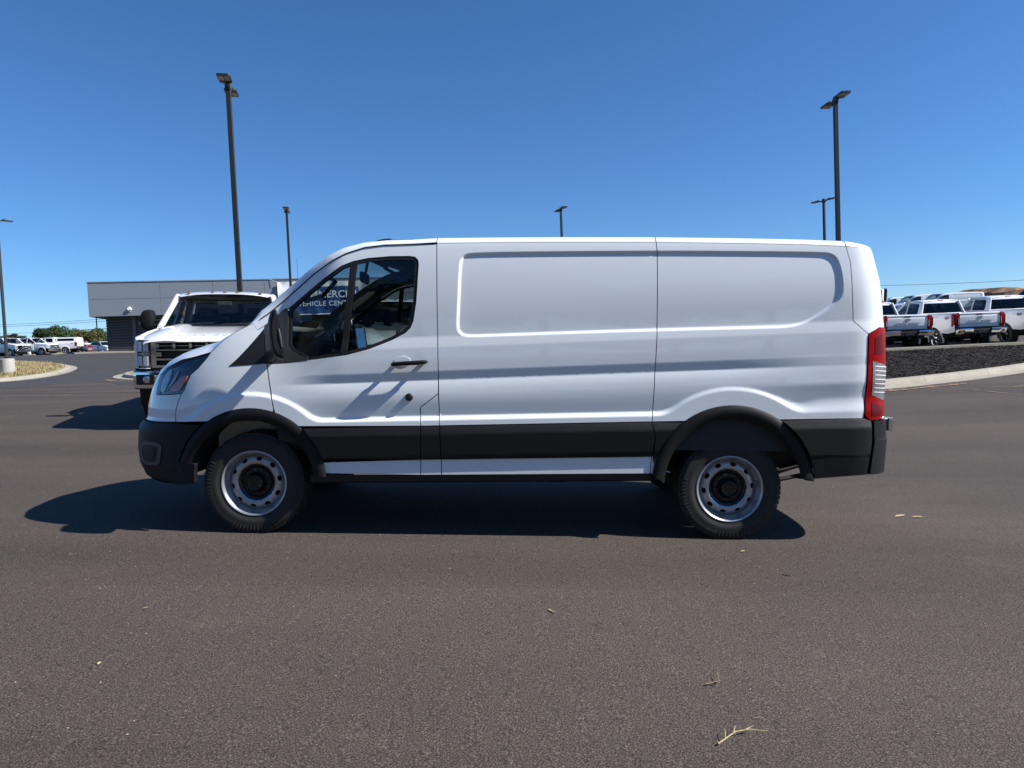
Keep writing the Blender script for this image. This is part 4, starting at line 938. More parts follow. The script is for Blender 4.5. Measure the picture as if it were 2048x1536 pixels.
def make_pickup(label, group, style='chrome', detail=2):
    P = 'white_truck_paint'; root = empty('pickup_truck', label, 'pickup', group)
    def pm(name, poly, m, par=root, off=0., holes=(), su=.12, sz=.05, thick=.02, gap=.004, bstep=.06, **k):
        fn = lambda u, z: PS(u, z)
        a = panel(name, poly, fn, m, par, holes=holes, su=su, sz=sz, thick=thick, gap=gap, off=off, bstep=bstep, **k)
        # mirrored copy on the other side
        me = a.data; n = len(me.vertices); V = [(-v.co.x, v.co.y, v.co.z) for v in me.vertices]; F = [tuple(p.vertices)[::-1] for p in me.polygons]
        N = [(-q.vector.x, q.vector.y, q.vector.z) for q in me.vertex_normals]
        b = link(name, V, F, m, par, 35, None)
        return a, b
    cF, cR, ra = (-2.18, .42), (1.88, .42), .50
    def ar(c, a0, a1, r=ra, n=20): return arc(c, r, a0, a1, n)
    fz = .62
    hoodz = lambda y: np.interp(y, [-3.05, -2.9, -2.2, -1.45], [1.20, 1.25, 1.33, 1.395])
    pm('fender', [(-3.02, .80), (-2.70, .78)]+[p for p in ar(cF, 180, 0) if p[1] > fz]+[(-1.62, fz), (-1.45, fz), (-1.45, 1.395), (-2.2, 1.325), (-2.9, 1.245), (-3.02, 1.22)], P)
    fdoor = [(-1.45, .56), (-.44, .56), (-.44, 1.42), (-1.45, 1.395)]; rdoor = [(-.44, .56), (.40, .56), (.62, .80), (.62, 1.42), (-.44, 1.42)]
    for pl_ in (fdoor, rdoor):
        a, b = pm('door', pl_, P)
        for d, sg in ((a, 1), (b, -1)):
            mb = MB(); yh = pl_[2][0]-.17 if pl_ is fdoor else .42; mb.box((min(sg*.995, sg*1.035), yh-.09, 1.22), (max(sg*.995, sg*1.035), yh+.09, 1.255), .01); mb.build('door_handle', P, d)
    pm('cab_corner', [(.40, .56), (.74, .56), (.74, 1.44), (.62, 1.42), (.62, .80)], P)
    upper = [(-1.52, 1.40), (-.80, 1.93), (-.60, 1.985), (.0, 2.01), (.45, 2.0), (.60, 1.96), (.76, 1.44), (-.44, 1.425)]
    w1 = rounded([(-1.18, 1.46), (-.72, 1.86), (-.62, 1.90), (-.44, 1.905), (-.44, 1.46)]); w2 = rounded([(-.36, 1.46), (-.36, 1.905), (.30, 1.895), (.44, 1.86), (.50, 1.46)])
    a, b = pm('cab_frame', upper, P, holes=[w1, w2])
    pm('side_window', w1, 'tint_glass', off=-.012, thick=0, gap=-.01); pm('side_window', w2, 'privacy_glass', off=-.012, thick=0, gap=-.01)
    bed = [(.80, .64)]+[p for p in ar(cR, 180, 0) if p[1] > .64]+[(2.72, .64), (3.16, .70), (3.16, .98), (3.12, .98), (3.12, 1.40), (3.16, 1.42), (3.14, 1.455), (.80, 1.45)]
    bd = pm('bed_side', bed, P)
    for c in (cF, cR): pm('arch_lip', ar(c, -18, 198, .515, 30)+ar(c, 198, -18, .475, 30), 'black_plastic' if style == 'black' else P, off=.012, thick=.06, gap=0)
    pm('rocker', [(-1.62, .47), (1.30, .47), (1.36, .62), (-1.66, .60)], P, off=-.02)
    for sg in (1, -1):
        mb = MB(); mb.box((sg*.98-.05, -1.40, .38), (sg*.98+.05, .66, .45), .02); mb.build('running_board', 'black_plastic', root)
    # hood
    rings = []
    for y in (-3.10, -3.085, -3.05, -2.95, -2.6, -2.2, -1.8, -1.45, -1.36):
        z0 = float(hoodz(max(y, -3.05))) + (-.035 if y < -3.09 else (-.012 if y < -3.06 else 0)); w = float(np.interp(y, [-3.1, -3.0, -2.6, -1.36], [.84, .88, .94, .955]))
        d = float(np.interp(y, [-3.1, -2.9, -2.2, -1.36], [.02, .05, .07, .06]))
        half = [(0, d*.55), (.25*w, d*.55), (.46*w, d*.62), (.52*w, d*1.15), (.66*w, d*1.25), (.78*w, d*.85), (.90*w, d*.25), (.97*w, -.01), (w, -.035)]
        rings.append([(-x, y-.10*(1-(x/w)**2)*np.interp(y, [-3.1, -2.6], [1, 0]), z0+dz) for x, dz in half[::-1]]+[(x, y-.10*(1-(x/w)**2)*np.interp(y, [-3.1, -2.6], [1, 0]), z0+dz) for x, dz in half[1:]])
    mb = MB(); mb.loft(rings); mb.build('hood', P, root, 30)
    for sg in (1, -1):
        rg = []
        for y in np.linspace(-3.03, -1.40, 12):
            hz = float(hoodz(y)); w = float(np.interp(y, [-3.1, -3.0, -2.6, -1.36], [.84, .88, .94, .955])); xs_ = float(PS(y, hz-.01)[0]); rg.append([(sg*(w-.03), y, hz-.03), (sg*(w+.01), y, hz-.012), (sg*(w+xs_)/2, y, hz+.002), (sg*(xs_-.004), y, hz-.008), (sg*xs_, y, hz-.03)])
        mb = MB(); mb.loft(rg); mb.build('fender_top', P, root, 50)
    def hood_pt(a, b, c):
        yr = -2.90+b*1.15; w = float(np.interp(yr, [-3.1, -3.0, -2.6, -1.36], [.84, .88, .94, .955])); d = float(np.interp(yr, [-3.1, -2.9, -2.2, -1.36], [.02, .05, .07, .06])); k = abs(a)/w
        dz = d*float(np.interp(k, [0, .25, .46, .52, .66, .78, .90, 1], [.55, .55, .62, 1.15, 1.25, .85, .25, -.4]))
        return (a, yr-.10*(1-k*k)*float(np.interp(yr, [-3.1, -2.6], [1, 0])), float(np.interp(yr, [-3.05, -2.95, -2.6, -2.2], [float(hoodz(q)) for q in (-3.05, -2.95, -2.6, -2.2)]))+dz+.005+c)
    # windscreen, roof, rear glass
    def quadgrid(name, A, B, n, m, bow, par=root):
        """A lower edge and B upper edge as (halfwidth, y, z); bow pushes the middle along y"""
        rg = []
        for t in np.linspace(0, 1, 7):
            w, y, z = [A[i]+(B[i]-A[i])*t for i in range(3)]; rg.append([(x*w, y+bow*(1-x*x), z) for x in np.linspace(-1, 1, n)])
        mb = MB(); mb.loft(rg); return mb.build(name, m, par, 60)
    ws = quadgrid('windscreen', (.90, -1.44, 1.425), (.76, -.76, 1.945), 13, 'shield_glass', -.14)
    for sg in (1, -1):
        mb = MB(); mb.tube([(sg*.935, -1.47, 1.40), (sg*.85, -1.1, 1.685), (sg*.775, -.74, 1.955)], [.05, .045, .05], 8); mb.build('screen_pillar', P, root)
    rg = []
    for y, z, w in ((-.90, 1.935, .70), (-.80, 1.965, .765), (-.60, 2.0, .785), (-.2, 2.02, .79), (.3, 2.015, .785), (.52, 1.995, .77), (.60, 1.95, .75)):
        cv = .045; bowf = -.12*float(np.interp(y, [-.9, -.3], [1, 0])); rg.append([(x*w, y+bowf*(1-x*x), z+cv*(1-abs(x)**3)-.0*(abs(x) > .99)) for x in np.linspace(-1, 1, 15)])
    mb = MB(); mb.loft(rg); mb.build('roof', P, root, 50)
    for xm in (-.58, -.2, 0, .2, .58):
        mb = MB(); mb.box((xm-.028, -.885-.03*(1-(xm/.7)**2), 1.99), (xm+.028, -.80, 2.02+.012*(1-(xm/.7)**2)), .01); mb.build('clearance_lamp', 'clearance', root)
    quadgrid('rear_window', (.80, .735, 1.46), (.70, .585, 1.90), 11, 'privacy_glass', .05)
    mb = MB()
    mb.loft([[(x*w, y+.03*(1-x*x), z) for x in np.linspace(-1, 1, 9)] for w, y, z in ((.955, .76, 1.30), (.94, .765, 1.45), (.92, .75, 1.47))]); mb.loft([[(x*w, y+.05*(1-x*x), z) for x in np.linspace(-1, 1, 9)] for w, y, z in ((.72, .60, 1.89), (.755, .575, 1.955), (.76, .55, 1.99))]);
    mb.build('cab_back', P, root)
    for sg in (1, -1):
        mb = MB(); mb.tube([(sg*.92, .755, 1.42), (sg*.75, .585, 1.97)], .055, 8); mb.build('rear_pillar', P, root)
    mb = MB(); mb.box((-.12, .56, 1.985), (.12, .605, 2.02), .01); mb.build('high_brake_lamp', 'lamp_red', root)
    # bed box and tailgate
    mb = MB(); mb.box((-.86, .82, .88), (.86, 3.08, .92)); mb.box((-.92, .80, .88), (.92, .83, 1.44)); mb.box((.86, .82, .9), (.93, 3.1, 1.44), .01); mb.box((-.93, .82, .9), (-.86, 3.1, 1.44), .01); mb.build('bed_box', 'grey_plastic', root)
    rg = [[(x, 3.13+dy+.02*(1-(x/.8)**2), z) for x in np.linspace(-.80, .80, 9)] for z, dy in ((.89, -.04), (.90, .0), (1.02, .01), (1.03, .028), (1.20, .035), (1.32, .03), (1.335, .0), (1.42, .015), (1.455, .0), (1.465, -.05))]
    mb = MB(); mb.loft(rg); tg = mb.build('tailgate', P, root, 30)
    mb = MB(); mb.box((-.13, 3.145, 1.36), (.13, 3.172, 1.425), .012); mb.build('tailgate_handle', 'dark_trim', tg)
    Mt = Matrix(((-1, 0, 0, 0), (0, 0, 1, 3.188), (0, 1, 0, 1.105), (0, 0, 0, 1)))
    lettering('lettering', 'SUPER DUTY', .135, .006, 'decal_grey' if 'decal_grey' in MATS else 'grey_plastic', tg, Mt, bold=.004, spacing=1.28)
    def oval(par, M, rx, ry, sz):
        mb = MB(); mb.prism([(rx*math.cos(t), ry*math.sin(t)) for t in np.linspace(0, 2*math.pi, 28, False)], 0, .008, M); e = mb.build('emblem', 'chrome', par)
        mb = MB(); mb.prism([(rx*.9*math.cos(t), ry*.86*math.sin(t)) for t in np.linspace(0, 2*math.pi, 28, False)], .008, .011, M); mb.build('emblem_field', 'emblem_blue', par)
        lettering('emblem_script', 'Ford', sz, .001, 'ink_white', par, M @ Matrix.Translation((0, -.004, .012)), shear=.35, bold=.002)
    oval(tg, Mt @ Matrix.Translation((0, .16, -.002)), .115, .048, .085)
    for sg in (1, -1):
        mb = MB(); mb.loft([[(sg*(.80+.0), y, z), (sg*(.80), y+.055, z), (sg*.965, y+.045, z), (sg*1.012, y-.04, z), (sg*1.012, y-.15, z)] for y, z in ((3.12, .93), (3.125, .95), (3.13, 1.2), (3.13, 1.40), (3.12, 1.42))]); tl = mb.build('tail_lamp', 'lamp_red', root, 30)
        mb = MB(); mb.box((min(sg*.815, sg*.855), 3.15, 1.0), (max(sg*.815, sg*.855), 3.19, 1.24), .01); mb.build('reverse_lens', 'reflector', tl)
        mb = MB(); mb.box((min(sg*.95, sg*1.02), 3.085, 1.0), (max(sg*.95, sg*1.02), 3.17, 1.35), .015); mb.build('lamp_core', 'lamp_red_dark', tl)
    # rear bumper
    for x0, x1 in ((-1.0, -.36), (.36, 1.0)):
        mb = MB(); mb.loft([[(x, 3.18, .84), (x, 3.36-.10*max(0, abs(x)-.7)*3, .845), (x, 3.38-.10*max(0, abs(x)-.7)*3, .80), (x, 3.325-.10*max(0, abs(x)-.7)*3, .66), (x, 3.25, .62)] for x in np.linspace(x0, x1, 7)]); mb.build('rear_bumper', 'chrome' if style == 'chrome' else 'bright_metal', root, 30)
    mb = MB(); mb.box((-.36, 3.16, .62), (.36, 3.34, .80), .01); mb.box((-.98, 3.2, .842), (.98, 3.33, .855)); mb.build('bumper_step', 'black_plastic', root)
    mb = MB(); mb.box((-.16, 3.338, .66), (.16, 3.35, .77)); mb.build('plate_recess', 'dark_trim', root)
    mb = MB(); mb.box((-.05, 2.9, .50), (.05, 3.3, .60)); mb.box((-.40, 2.95, .50), (.40, 3.05, .62)); mb.build('tow_hitch', 'dark_trim', root)
    # chassis
    mb = MB()
    for sg in (1, -1): mb.box((sg*.48-.05, -2.9, .52), (sg*.48+.05, 3.1, .70))
    mb.box((-.95, -1.5, .55), (.95, .76, .62)); mb.box((-.6, -1.0, .42), (.3, .3, .56), .04); mb.box((-.75, 2.4, .52), (.75, 3.05, .86)); mb.box((-.85, -2.95, .45), (.85, -1.5, .70)); mb.box((-.9, -2.95, .7), (.9, -2.6, 1.15)); mb.build('chassis', 'underbody', root)
    for yy in (-2.18, 1.88):
        mb = MB(); mb.tube([(-.8, yy, .42), (.8, yy, .42)], .06, 10); mb.lathe([(0, -.15), (.15, -.1), (.19, 0), (.15, .1), (0, .15)], 14, Matrix.Translation((0, yy, .42)) @ Matrix.Rotation(R(90), 4, 'Z')); mb.build('axle', 'underbody', root)
    for sg in (1, -1):
        for yy in (-2.18, 1.88):
            mb = MB(); mb.loft([[(sg*x, yy+.53*math.cos(t), .42+.53*math.sin(t)) for t in np.linspace(.1, math.pi-.1, 16)] for x in (.98, .62)]); mb.build('wheel_house', 'liner', root)
            w = empty('wheel'); w.parent = root; w.location = (sg*.86, yy, .42); w.rotation_euler = (0, 0, R(90)*sg)
            pickup_wheel(w, style)
    # cabin
    mb = MB(); mb.box((-.86, -1.35, .9), (.86, -1.0, 1.40), .08); mb.build('dashboard', 'interior_dark', root)
    for sx in (-.42, .42):
        for yy in (-.45, .30):
            st = empty('seat'); st.parent = root
            mb = MB(); mb.box((sx-.27, yy-.28, .85), (sx+.27, yy+.22, 1.02), .05); mb.build('seat_cushion', 'seat_fabric', st)
            mb = MB(); mb.box((sx-.26, yy+.14, 1.0), (sx+.26, yy+.28, 1.58), .06); mb.build('seat_back', 'seat_fabric', st)
            mb = MB(); mb.box((sx-.13, yy+.18, 1.60), (sx+.13, yy+.28, 1.78), .04); mb.build('headrest', 'seat_fabric', st)
    sw = MB(); Mw = Matrix.Translation((.42, -.92, 1.30)) @ Matrix.Rotation(R(65), 4, 'X'); sw.tube([Mw @ Vector((.19*math.cos(t), .19*math.sin(t), 0)) for t in np.linspace(0, 2*math.pi, 25)], .018, 6, caps=False); sw.box((-.18, -.03, -.02), (.18, .03, .02), 0, Mw); sw.build('steering_wheel', 'interior_dark', root)
    mb = MB(); mb.box((-.80, -.70, 1.93), (.80, .5, 1.94)); mb.build('headliner', 'headliner', root)
    mb = MB(); mb.box((-.12, -.98, 1.78), (.12, -.95, 1.86), .02); mb.build('rear_view_mirror', 'interior_dark', root)
    # towing mirrors
    for sg in (1, -1):
        mr = empty('door_mirror'); mr.parent = root
        mb = MB(); rr = smoothpoly([(-.14, -.21), (.12, -.21), (.14, .14), (.10, .22), (-.06, .22), (-.14, .12)], 2)
        mb.loft([[(sg*(1.15-a*s_*.80), -1.27+dy, 1.53+b*s_*.78) for a, b in rr] for dy, s_ in ((-.12, .55), (-.10, .88), (-.03, 1.0), (.05, 1.0), (.06, .95))], close=True, caps=True); mb.build('mirror_housing', 'black_plastic', mr, 40)
        mb = MB(); mb.box((sg*1.15-.09, -1.207, 1.39), (sg*1.15+.09, -1.198, 1.68), .004); mb.build('mirror_glass', 'mirror_glass', mr)
        mb = MB(); mb.tube([(sg*.93, -1.25, 1.44), (sg*1.08, -1.27, 1.44)], .035, 8); mb.tube([(sg*.93, -1.25, 1.52), (sg*1.08, -1.27, 1.52)], .025, 8); mb.build('mirror_arm', 'black_plastic', mr)
        mb = MB(); mb.box((sg*1.255-.02, -1.34, 1.45), (sg*1.255+.02, -1.30, 1.50), .008); mb.build('mirror_lamp', 'reflector', mr)
    # ---- front face
    gr = empty('grille'); gr.parent = root
    fy = lambda x: -3.13+.10*(x/.8)**2
    mb = MB(); mb.loft([[(x, fy(x)+.05, .80), (x, fy(x)+.05, 1.20)] for x in np.linspace(-.74, .74, 9)]); mb.build('grille_mesh', 'dark_trim', gr)
    def bar(z0, z1, x0, x1, m, th=.05, nm='grille_bar'):
        mb = MB(); mb.loft([[(x, fy(x)+.05, z0), (x, fy(x)-th+.03, z0+.008), (x, fy(x)-th+.03, z1-.008), (x, fy(x)+.05, z1)] for x in np.linspace(x0, x1, 9)], caps=False); mb.build(nm, m, gr, 30)
    C = 'chrome' if style == 'chrome' else 'black_gloss'
    bar(1.155, 1.205, -.74, .74, C); bar(.80, .85, -.74, .74, C); bar(1.04, 1.075, -.74, .74, C, .055); bar(.905, .945, -.74, .74, C, .055)
    for x in (-.66, -.44, -.22, 0, .22, .44, .66): bar(1.075, 1.155, x-.018, x+.018, C, .045, 'grille_post')
    bar(1.112, 1.122, -.64, .64, C, .04)
    for sg in (1, -1):
        bar(.80, 1.205, sg*.72-.035, sg*.72+.035, C, .045, 'grille_end'); bar(.96, 1.035, sg*.67-.06, sg*.67+.06, C, .05, 'grille_block')
    oval(gr, Matrix(((1, 0, 0, 0), (0, 0, -1, -3.175), (0, 1, 0, .985), (0, 0, 0, 1))), .17, .07, .125)
    for sg in (1, -1):
        hl = empty('headlamp'); hl.parent = root
        def hb(nm, m, pts, z0, z1, dep=.0):
            mb = MB(); mb.loft([[(sg*x, y+.12, z0), (sg*x, y+dep, z0+.01), (sg*x, y+dep, z1-.01), (sg*x, y+.12, z1)] for x, y in pts]); return mb.build(nm, m, hl, 40)
        arcp = [(.765, -3.06), (.83, -3.045), (.89, -3.02), (.94, -2.985), (.975, -2.93), (.99, -2.82)]
        hb('lamp_bowl', 'lamp_inner', arcp, .80, 1.215, .02)
        hb('lens', 'lamp_lens', arcp, .80, 1.215, -.03)
        for z0, z1 in ((1.03, 1.19), (.83, .985)):
            for x0, x1, ya, yb in ((.785, .86, -3.06, -3.045), (.875, .935, -3.035, -3.0)): hb('projector', 'bright_lamp', [(x0, ya), ((x0+x1)/2, (ya+yb)/2-.005), (x1, yb)], z0, z1, -.012)
        hb('lamp_strip', 'ink_white', [(.945, -2.985), (.978, -2.93), (.992, -2.83)], .79, 1.22, -.034)
        hb('lamp_strip', 'ink_white', arcp[:4], 1.19, 1.22, -.034); hb('lamp_strip', 'ink_white', arcp[:4], .785, .81, -.034)
        hb('lamp_strip', 'bright_metal', arcp[:5], .99, 1.02, -.026)
    # bumper
    by = lambda x: -3.24+.20*abs(x)**3.2
    mb = MB(); xs = np.linspace(-1.0, 1.0, 25)
    mb.loft([[(x, by(x)+.16, .765), (x, by(x)+.03, .765), (x, by(x), .745), (x, by(x)-.005, .70), (x, by(x)-.005, .56), (x, by(x)+.02, .52), (x, by(x)+.1, .50)] for x in xs]); fb = mb.build('front_bumper', C if style == 'chrome' else 'bright_metal', root, 40)
    for sg in (1, -1):
        mb = MB(); mb.loft([[(sg*x, by(x)-.008, .715), (sg*x, by(x)-.009, .57)] for x in np.linspace(.70, .955, 7)]); mb.build('fog_panel', 'dark_trim', fb)
        mb = MB(); mb.lathe([(0, -.012), (.04, -.012), (.052, -.004), (.052, .01)], 16, Matrix.Translation((sg*.80, by(.80)-.012, .645))); mb.build('fog_lamp', 'bright_metal', fb)
    mb = MB(); mb.loft([[(x, by(x)-.007, .70), (x, by(x)-.008, .58)] for x in np.linspace(-.62, .62, 9)]); mb.build('bumper_intake', 'dark_trim', fb)
    mb = MB(); mb.loft([[(x, by(x)+.06, .515), (x, by(x)+.09, .40), (x, by(x)+.14, .27)] for x in np.linspace(-.93, .93, 13)]); mb.build('air_dam', 'black_plastic', root)
    mb = MB(); mb.loft([[(x, fy(x)+.02, z) for x in np.linspace(-.99, .99, 9)] for z in (.765, .80)]); mb.build('bumper_filler', 'dark_trim', root)
    lettering('lettering', 'SUPER DUTY', .125, .0012, 'letter_shade', root, None, bend=hood_pt, bold=.004, spacing=1.55)
    # wipers and cowl
    mb = MB(); mb.loft([[(x, -1.47-.14*(1-(x/.9)**2), 1.428), (x, -1.38-.14*(1-(x/.9)**2), 1.445)] for x in np.linspace(-.88, .88, 9)]); mb.build('cowl', 'dark_trim', root)
    for x0, x1 in ((-.75, -.12), (.0, .62)):
        mb = MB(); mb.tube([(x0, -1.50-.13*(1-x0*x0)+.04, 1.445), (x1, -1.49-.13*(1-x1*x1)+.03, 1.475)], .012, 5); mb.build('wiper', 'dark_trim', root)
    for sg in (1, -1):
        Md = Matrix(((0, 0, sg, sg*1.012), (sg, 0, 0, 2.66), (0, 1, 0, 1.26), (0, 0, 0, 1)))
        lettering('decal', '4x4', .17, .001, 'decal_red' if style == 'chrome' else 'decal_dark', bd[0 if sg > 0 else 1], Md, shear=.3, bold=.003)
    return root
def pickup_wheel(w, style):
    """outer face towards local -y after placement"""
    mb = MB(); r, q, rim = .415, -.14, .262
    mb.lathe([(rim, -q*.9), (rim+.02, -q*1.05), (r*.88, -q*1.02), (r-.015, -q*.88), (r, -q*.6), (r, q*.6), (r-.015, q*.88), (r*.93, q*1.0), (r*.85, q*1.05), (rim+.03, q*1.05), (rim+.004, q*.96), (rim-.01, q*.8)], 40); mb.build('tyre', 'rubber', w, 40)
    mb = MB(); N = 36
    for k in range(N):
        a = 2*math.pi*k/N; Mx = Matrix.Rotation(-a, 4, 'Y'); 
        for y0, y1 in ((q*.98, q*.5), (-q*.5, -q*.98), (-.05, .05)): mb.box((r-.03, min(y0, y1), -.022), (r+.008, max(y0, y1), .022), 0, Mx)
    mb.build('tread', 'rubber', w, 0)
    m = 'chrome' if style == 'chrome' else 'black_gloss'
    mb = MB(); mb.lathe([(rim-.03, -q), (rim-.03, q*.6), (rim-.012, q*.92), (rim+.006, q*1.0), (rim+.01, q*.94)], 36); mb.lathe([(0, q*.95), (.05, q*.98), (.075, q*.85), (.10, q*.72)], 24)
    for k in range(5):
        for d in (-.16, .16):
            a = 2*math.pi*k/5+d; Mx = Matrix.Rotation(-a, 4, 'Y'); mb.box((.05, q*.82, -.017), (rim-.012, q*.60, .017), .008, Mx)
    mb.build('rim', m, w, 40)
    mb = MB(); mb.lathe([(0, q*.35), (rim-.03, q*.35)], 24); mb.build('brake_disc', 'underbody', w)
mat('letter_shade', (.70, .70, .71), .45, coat=.5)
mat('bright_lamp', (.75, .76, .78), .25, metal=.3, var=.3, vscale=40)
mat('clearance', (.16, .10, .06), .3, coat=1.)
mat('decal_grey', (.42, .44, .48), .4, coat=.5)
truckA = make_pickup('white pickup facing out behind the van nose, chrome grille, black towing mirror', 'white pickups with cab roof lamps', 'chrome')
truckA.matrix_world = on_ground(-5.42, 13.83, 15, dz=.07) @ Matrix.Scale(1.04, 4)
truckB = copy_tree(truckA); truckB.matrix_world = on_ground(-2.62, 15.5, 15) @ Matrix.Scale(1.04, 4)
truckB['label'] = 'white pickup facing out, seen through the side windows of the van'
truckC = make_pickup('white pickup from behind, cut by the right frame edge, dark wheels', 'white pickups with cab roof lamps', 'black')
def copyT(src, lab, x, y, h):
    c = copy_tree(src); c.matrix_world = on_ground(x, y, h); c['label'] = lab; return c

copyT(truckA, 'white pickup from behind, right next to the van tail lamp', 15.64, 31.2, 180).location.z -= .06
copyT(truckA, 'white pickup from behind, red 4x4 lettering, middle of row beyond the mulch bed', 18.5, 31.2, 180).location.z -= .06
truckC.matrix_world = on_ground(21.4, 31.2, 180)
# ------------------------------------------------------------------ dealership building
B0 = Vector((-36.5, 62.0)); bdir = Vector((.9755, .2198)); bn = Vector((.2198, -.9755))      # front runs along bdir, faces bn (towards the lot)
bz = float(terr(-33, 62.5))
BM_ = Matrix(((bdir.x, -bn.x, 0, B0.x), (bdir.y, -bn.y, 0, B0.y), (0, 0, 1, bz), (0, 0, 0, 1)))   # local: x along the front, y into the building, z up
bld = empty('dealership_building', 'long low building with smooth grey fascia over dark ribbed walls', 'building', M=BM_)
LB = 44.; ZS, ZT = 3.25, 6.30
xs = [0, 5.8, 10.2, 14.6, 19., 23.4, 27.8, 32.2, 36.6, 41., LB]
for a, b in zip(xs[:-1], xs[1:]):
    for z0, z1 in ((ZS, 4.75), (4.75, ZT-.10)):
        mb = MB(); mb.box((a+.012, 0, z0+.012), (b-.012, .10, z1-.012), .01); mb.build('fascia_panel', 'fascia_grey', bld)
for z0, z1 in ((ZS, 4.75), (4.75, ZT-.1)):
    mb = MB(); mb.box((-.0, .12, z0+.012), (.08, 12, z1-.012), .01); mb.build('fascia_panel', 'fascia_grey', bld)
mb = MB(); mb.box((-.04, -.05, ZT-.10), (LB, .3, ZT), .01); mb.box((-.04, .3, ZT-.1), (.2, 12, ZT), .01); mb.build('coping', 'fascia_grey', bld)
mb = MB(); mb.box((.05, .06, ZS+.02), (LB, 12, ZS+.10)); mb.build('soffit', 'siding_trim', bld)
mb = MB(); mb.box((.1, .12, ZS+.10), (LB, 14, ZT-.15)); mb.build('roof_deck', 'siding_trim', bld)
# ribbed wall, set back
def ribs(x0, x1, y, z0, z1, pitch=.24):
    mb = MB(); prof = []
    z = z0
    while z < z1: prof += [(y, z), (y-.05, z+.05), (y-.05, z+pitch*.55), (y, z+pitch*.75)]; z += pitch
    mb.loft([[(x, yy, min(zz, z1)) for yy, zz in prof] for x in (x0, x1)]); return mb
ribs(.95, 3.05, 1.3, -.5, ZS).build('ribbed_wall', 'siding_dark', bld, 20); ribs(3.35, 11.2, 1.3, -.5, ZS).build('ribbed_wall', 'siding_dark', bld, 20); ribs(13.6, LB, 1.3, -.5, ZS).build('ribbed_wall', 'siding_dark', bld, 20)
mb = MB(); prof = []; z = -.5
while z < ZS: prof += [(.95, z), (.90, z+.05), (.90, z+.13), (.95, z+.18)]; z += .24
mb.loft([[(x, y, min(z, ZS)) for x, z in prof] for y in (1.3, 12)]); mb.build('ribbed_wall', 'siding_dark', bld, 20)
mb = MB(); mb.box((3.05, 1.18, -.5), (3.35, 1.34, ZS), .01); mb.build('downpipe', 'siding_trim', bld)
mb = MB(); mb.tube([(.45, .35, ZS+.05), (.45, .35, -.3)], .05, 8); mb.build('canopy_post', 'pole_bronze', bld)
for k in range(1):
    wf = empty('window'); wf.parent = bld
    mb = MB(); mb.box((9.3, 1.15, .2), (9.42, 1.32, 3.0), .01); mb.box((11.1, 1.15, .2), (11.22, 1.32, 3.0), .01); mb.box((9.42, 1.16, 2.9), (11.1, 1.3, 3.0)); mb.box((9.42, 1.16, .2), (11.1, 1.3, .32)); mb.box((9.42, 1.17, 1.7), (11.1, 1.29, 1.78)); mb.build('window_frame', 'bright_metal', wf)
    mb = MB(); mb.box((9.42, 1.22, .3), (11.1, 1.24, 2.92)); mb.build('window_pane', 'privacy_glass', wf)
mb = MB(); mb.box((11.2, 1.2, -.5), (13.6, 1.3, ZS)); mb.build('shopfront_glass', 'privacy_glass', bld)
mb = MB(); mb.box((3.1, -.20, 3.72), (3.45, -.0, 3.95), .03); mb.box((3.2, -.06, 3.6), (3.35, .02, 4.05), .02); fl = mb.build('flood_lamp', 'ink_white', bld)
# banner hung on the fascia
ban = empty('banner', 'blue and white vinyl banner roped to the grey fascia, seen past the van window', 'banner', M=BM_ @ Matrix.Translation((15.8, -.22, 0)))
nx, nz = 40, 22; W, H0, H1 = 7.6, 2.9, 5.95; rg = []
def bw(x, z): return .05*math.sin(3.1*x+2.2*z)+.05*math.sin(1.7*x-4.1*z)*math.exp(-x*.6)+.03*math.sin(7*x)
mb = MB(); mb.loft([[(x, bw(x, z)-.06, z) for x in np.linspace(0, W, nx)] for z in np.linspace(H0, H1, nz)]); mb.build('banner_cloth', 'banner_white', ban, 60, fix=True)
def bpan(name, poly, m, off):
    fn = lambda x, z: (x, np.vectorize(bw)(x, z)-.06-off, z); return panel(name, poly, fn, m, ban, su=.2, sz=.2, gap=0, thick=0, bstep=.15)
bpan('banner_print', [(1.15, 3.0), (7.2, 3.0), (7.2, 3.5), (7.4, 4.5), (7.2, 5.4), (6.0, 5.5), (1.45, 5.4), (1.0, 4.7)], 'banner_blue', .012)
lettering('lettering', 'COMMERCIAL', .92, .004, 'ink_white', ban, Matrix(((1, 0, 0, 4.35), (0, 0, -1, -.20), (0, 1, 0, 4.72), (0, 0, 0, 1))), bold=.012, spacing=1.02)
lettering('lettering', 'VEHICLE CENTER', .64, .004, 'ink_white', ban, Matrix(((1, 0, 0, 4.3), (0, 0, -1, -.20), (0, 1, 0, 3.88), (0, 0, 0, 1))), bold=.004, spacing=1.05)
mb = MB(); mb.tube([(0, -.06, H1), (-.75, .2, ZT-.05)], .02, 5); mb.build('rope', 'banner_white', ban)
mb = MB(); mb.tube([(W, -.06, H1), (W+.75, .2, ZT-.05)], .02, 5); mb.build('rope', 'banner_white', ban)

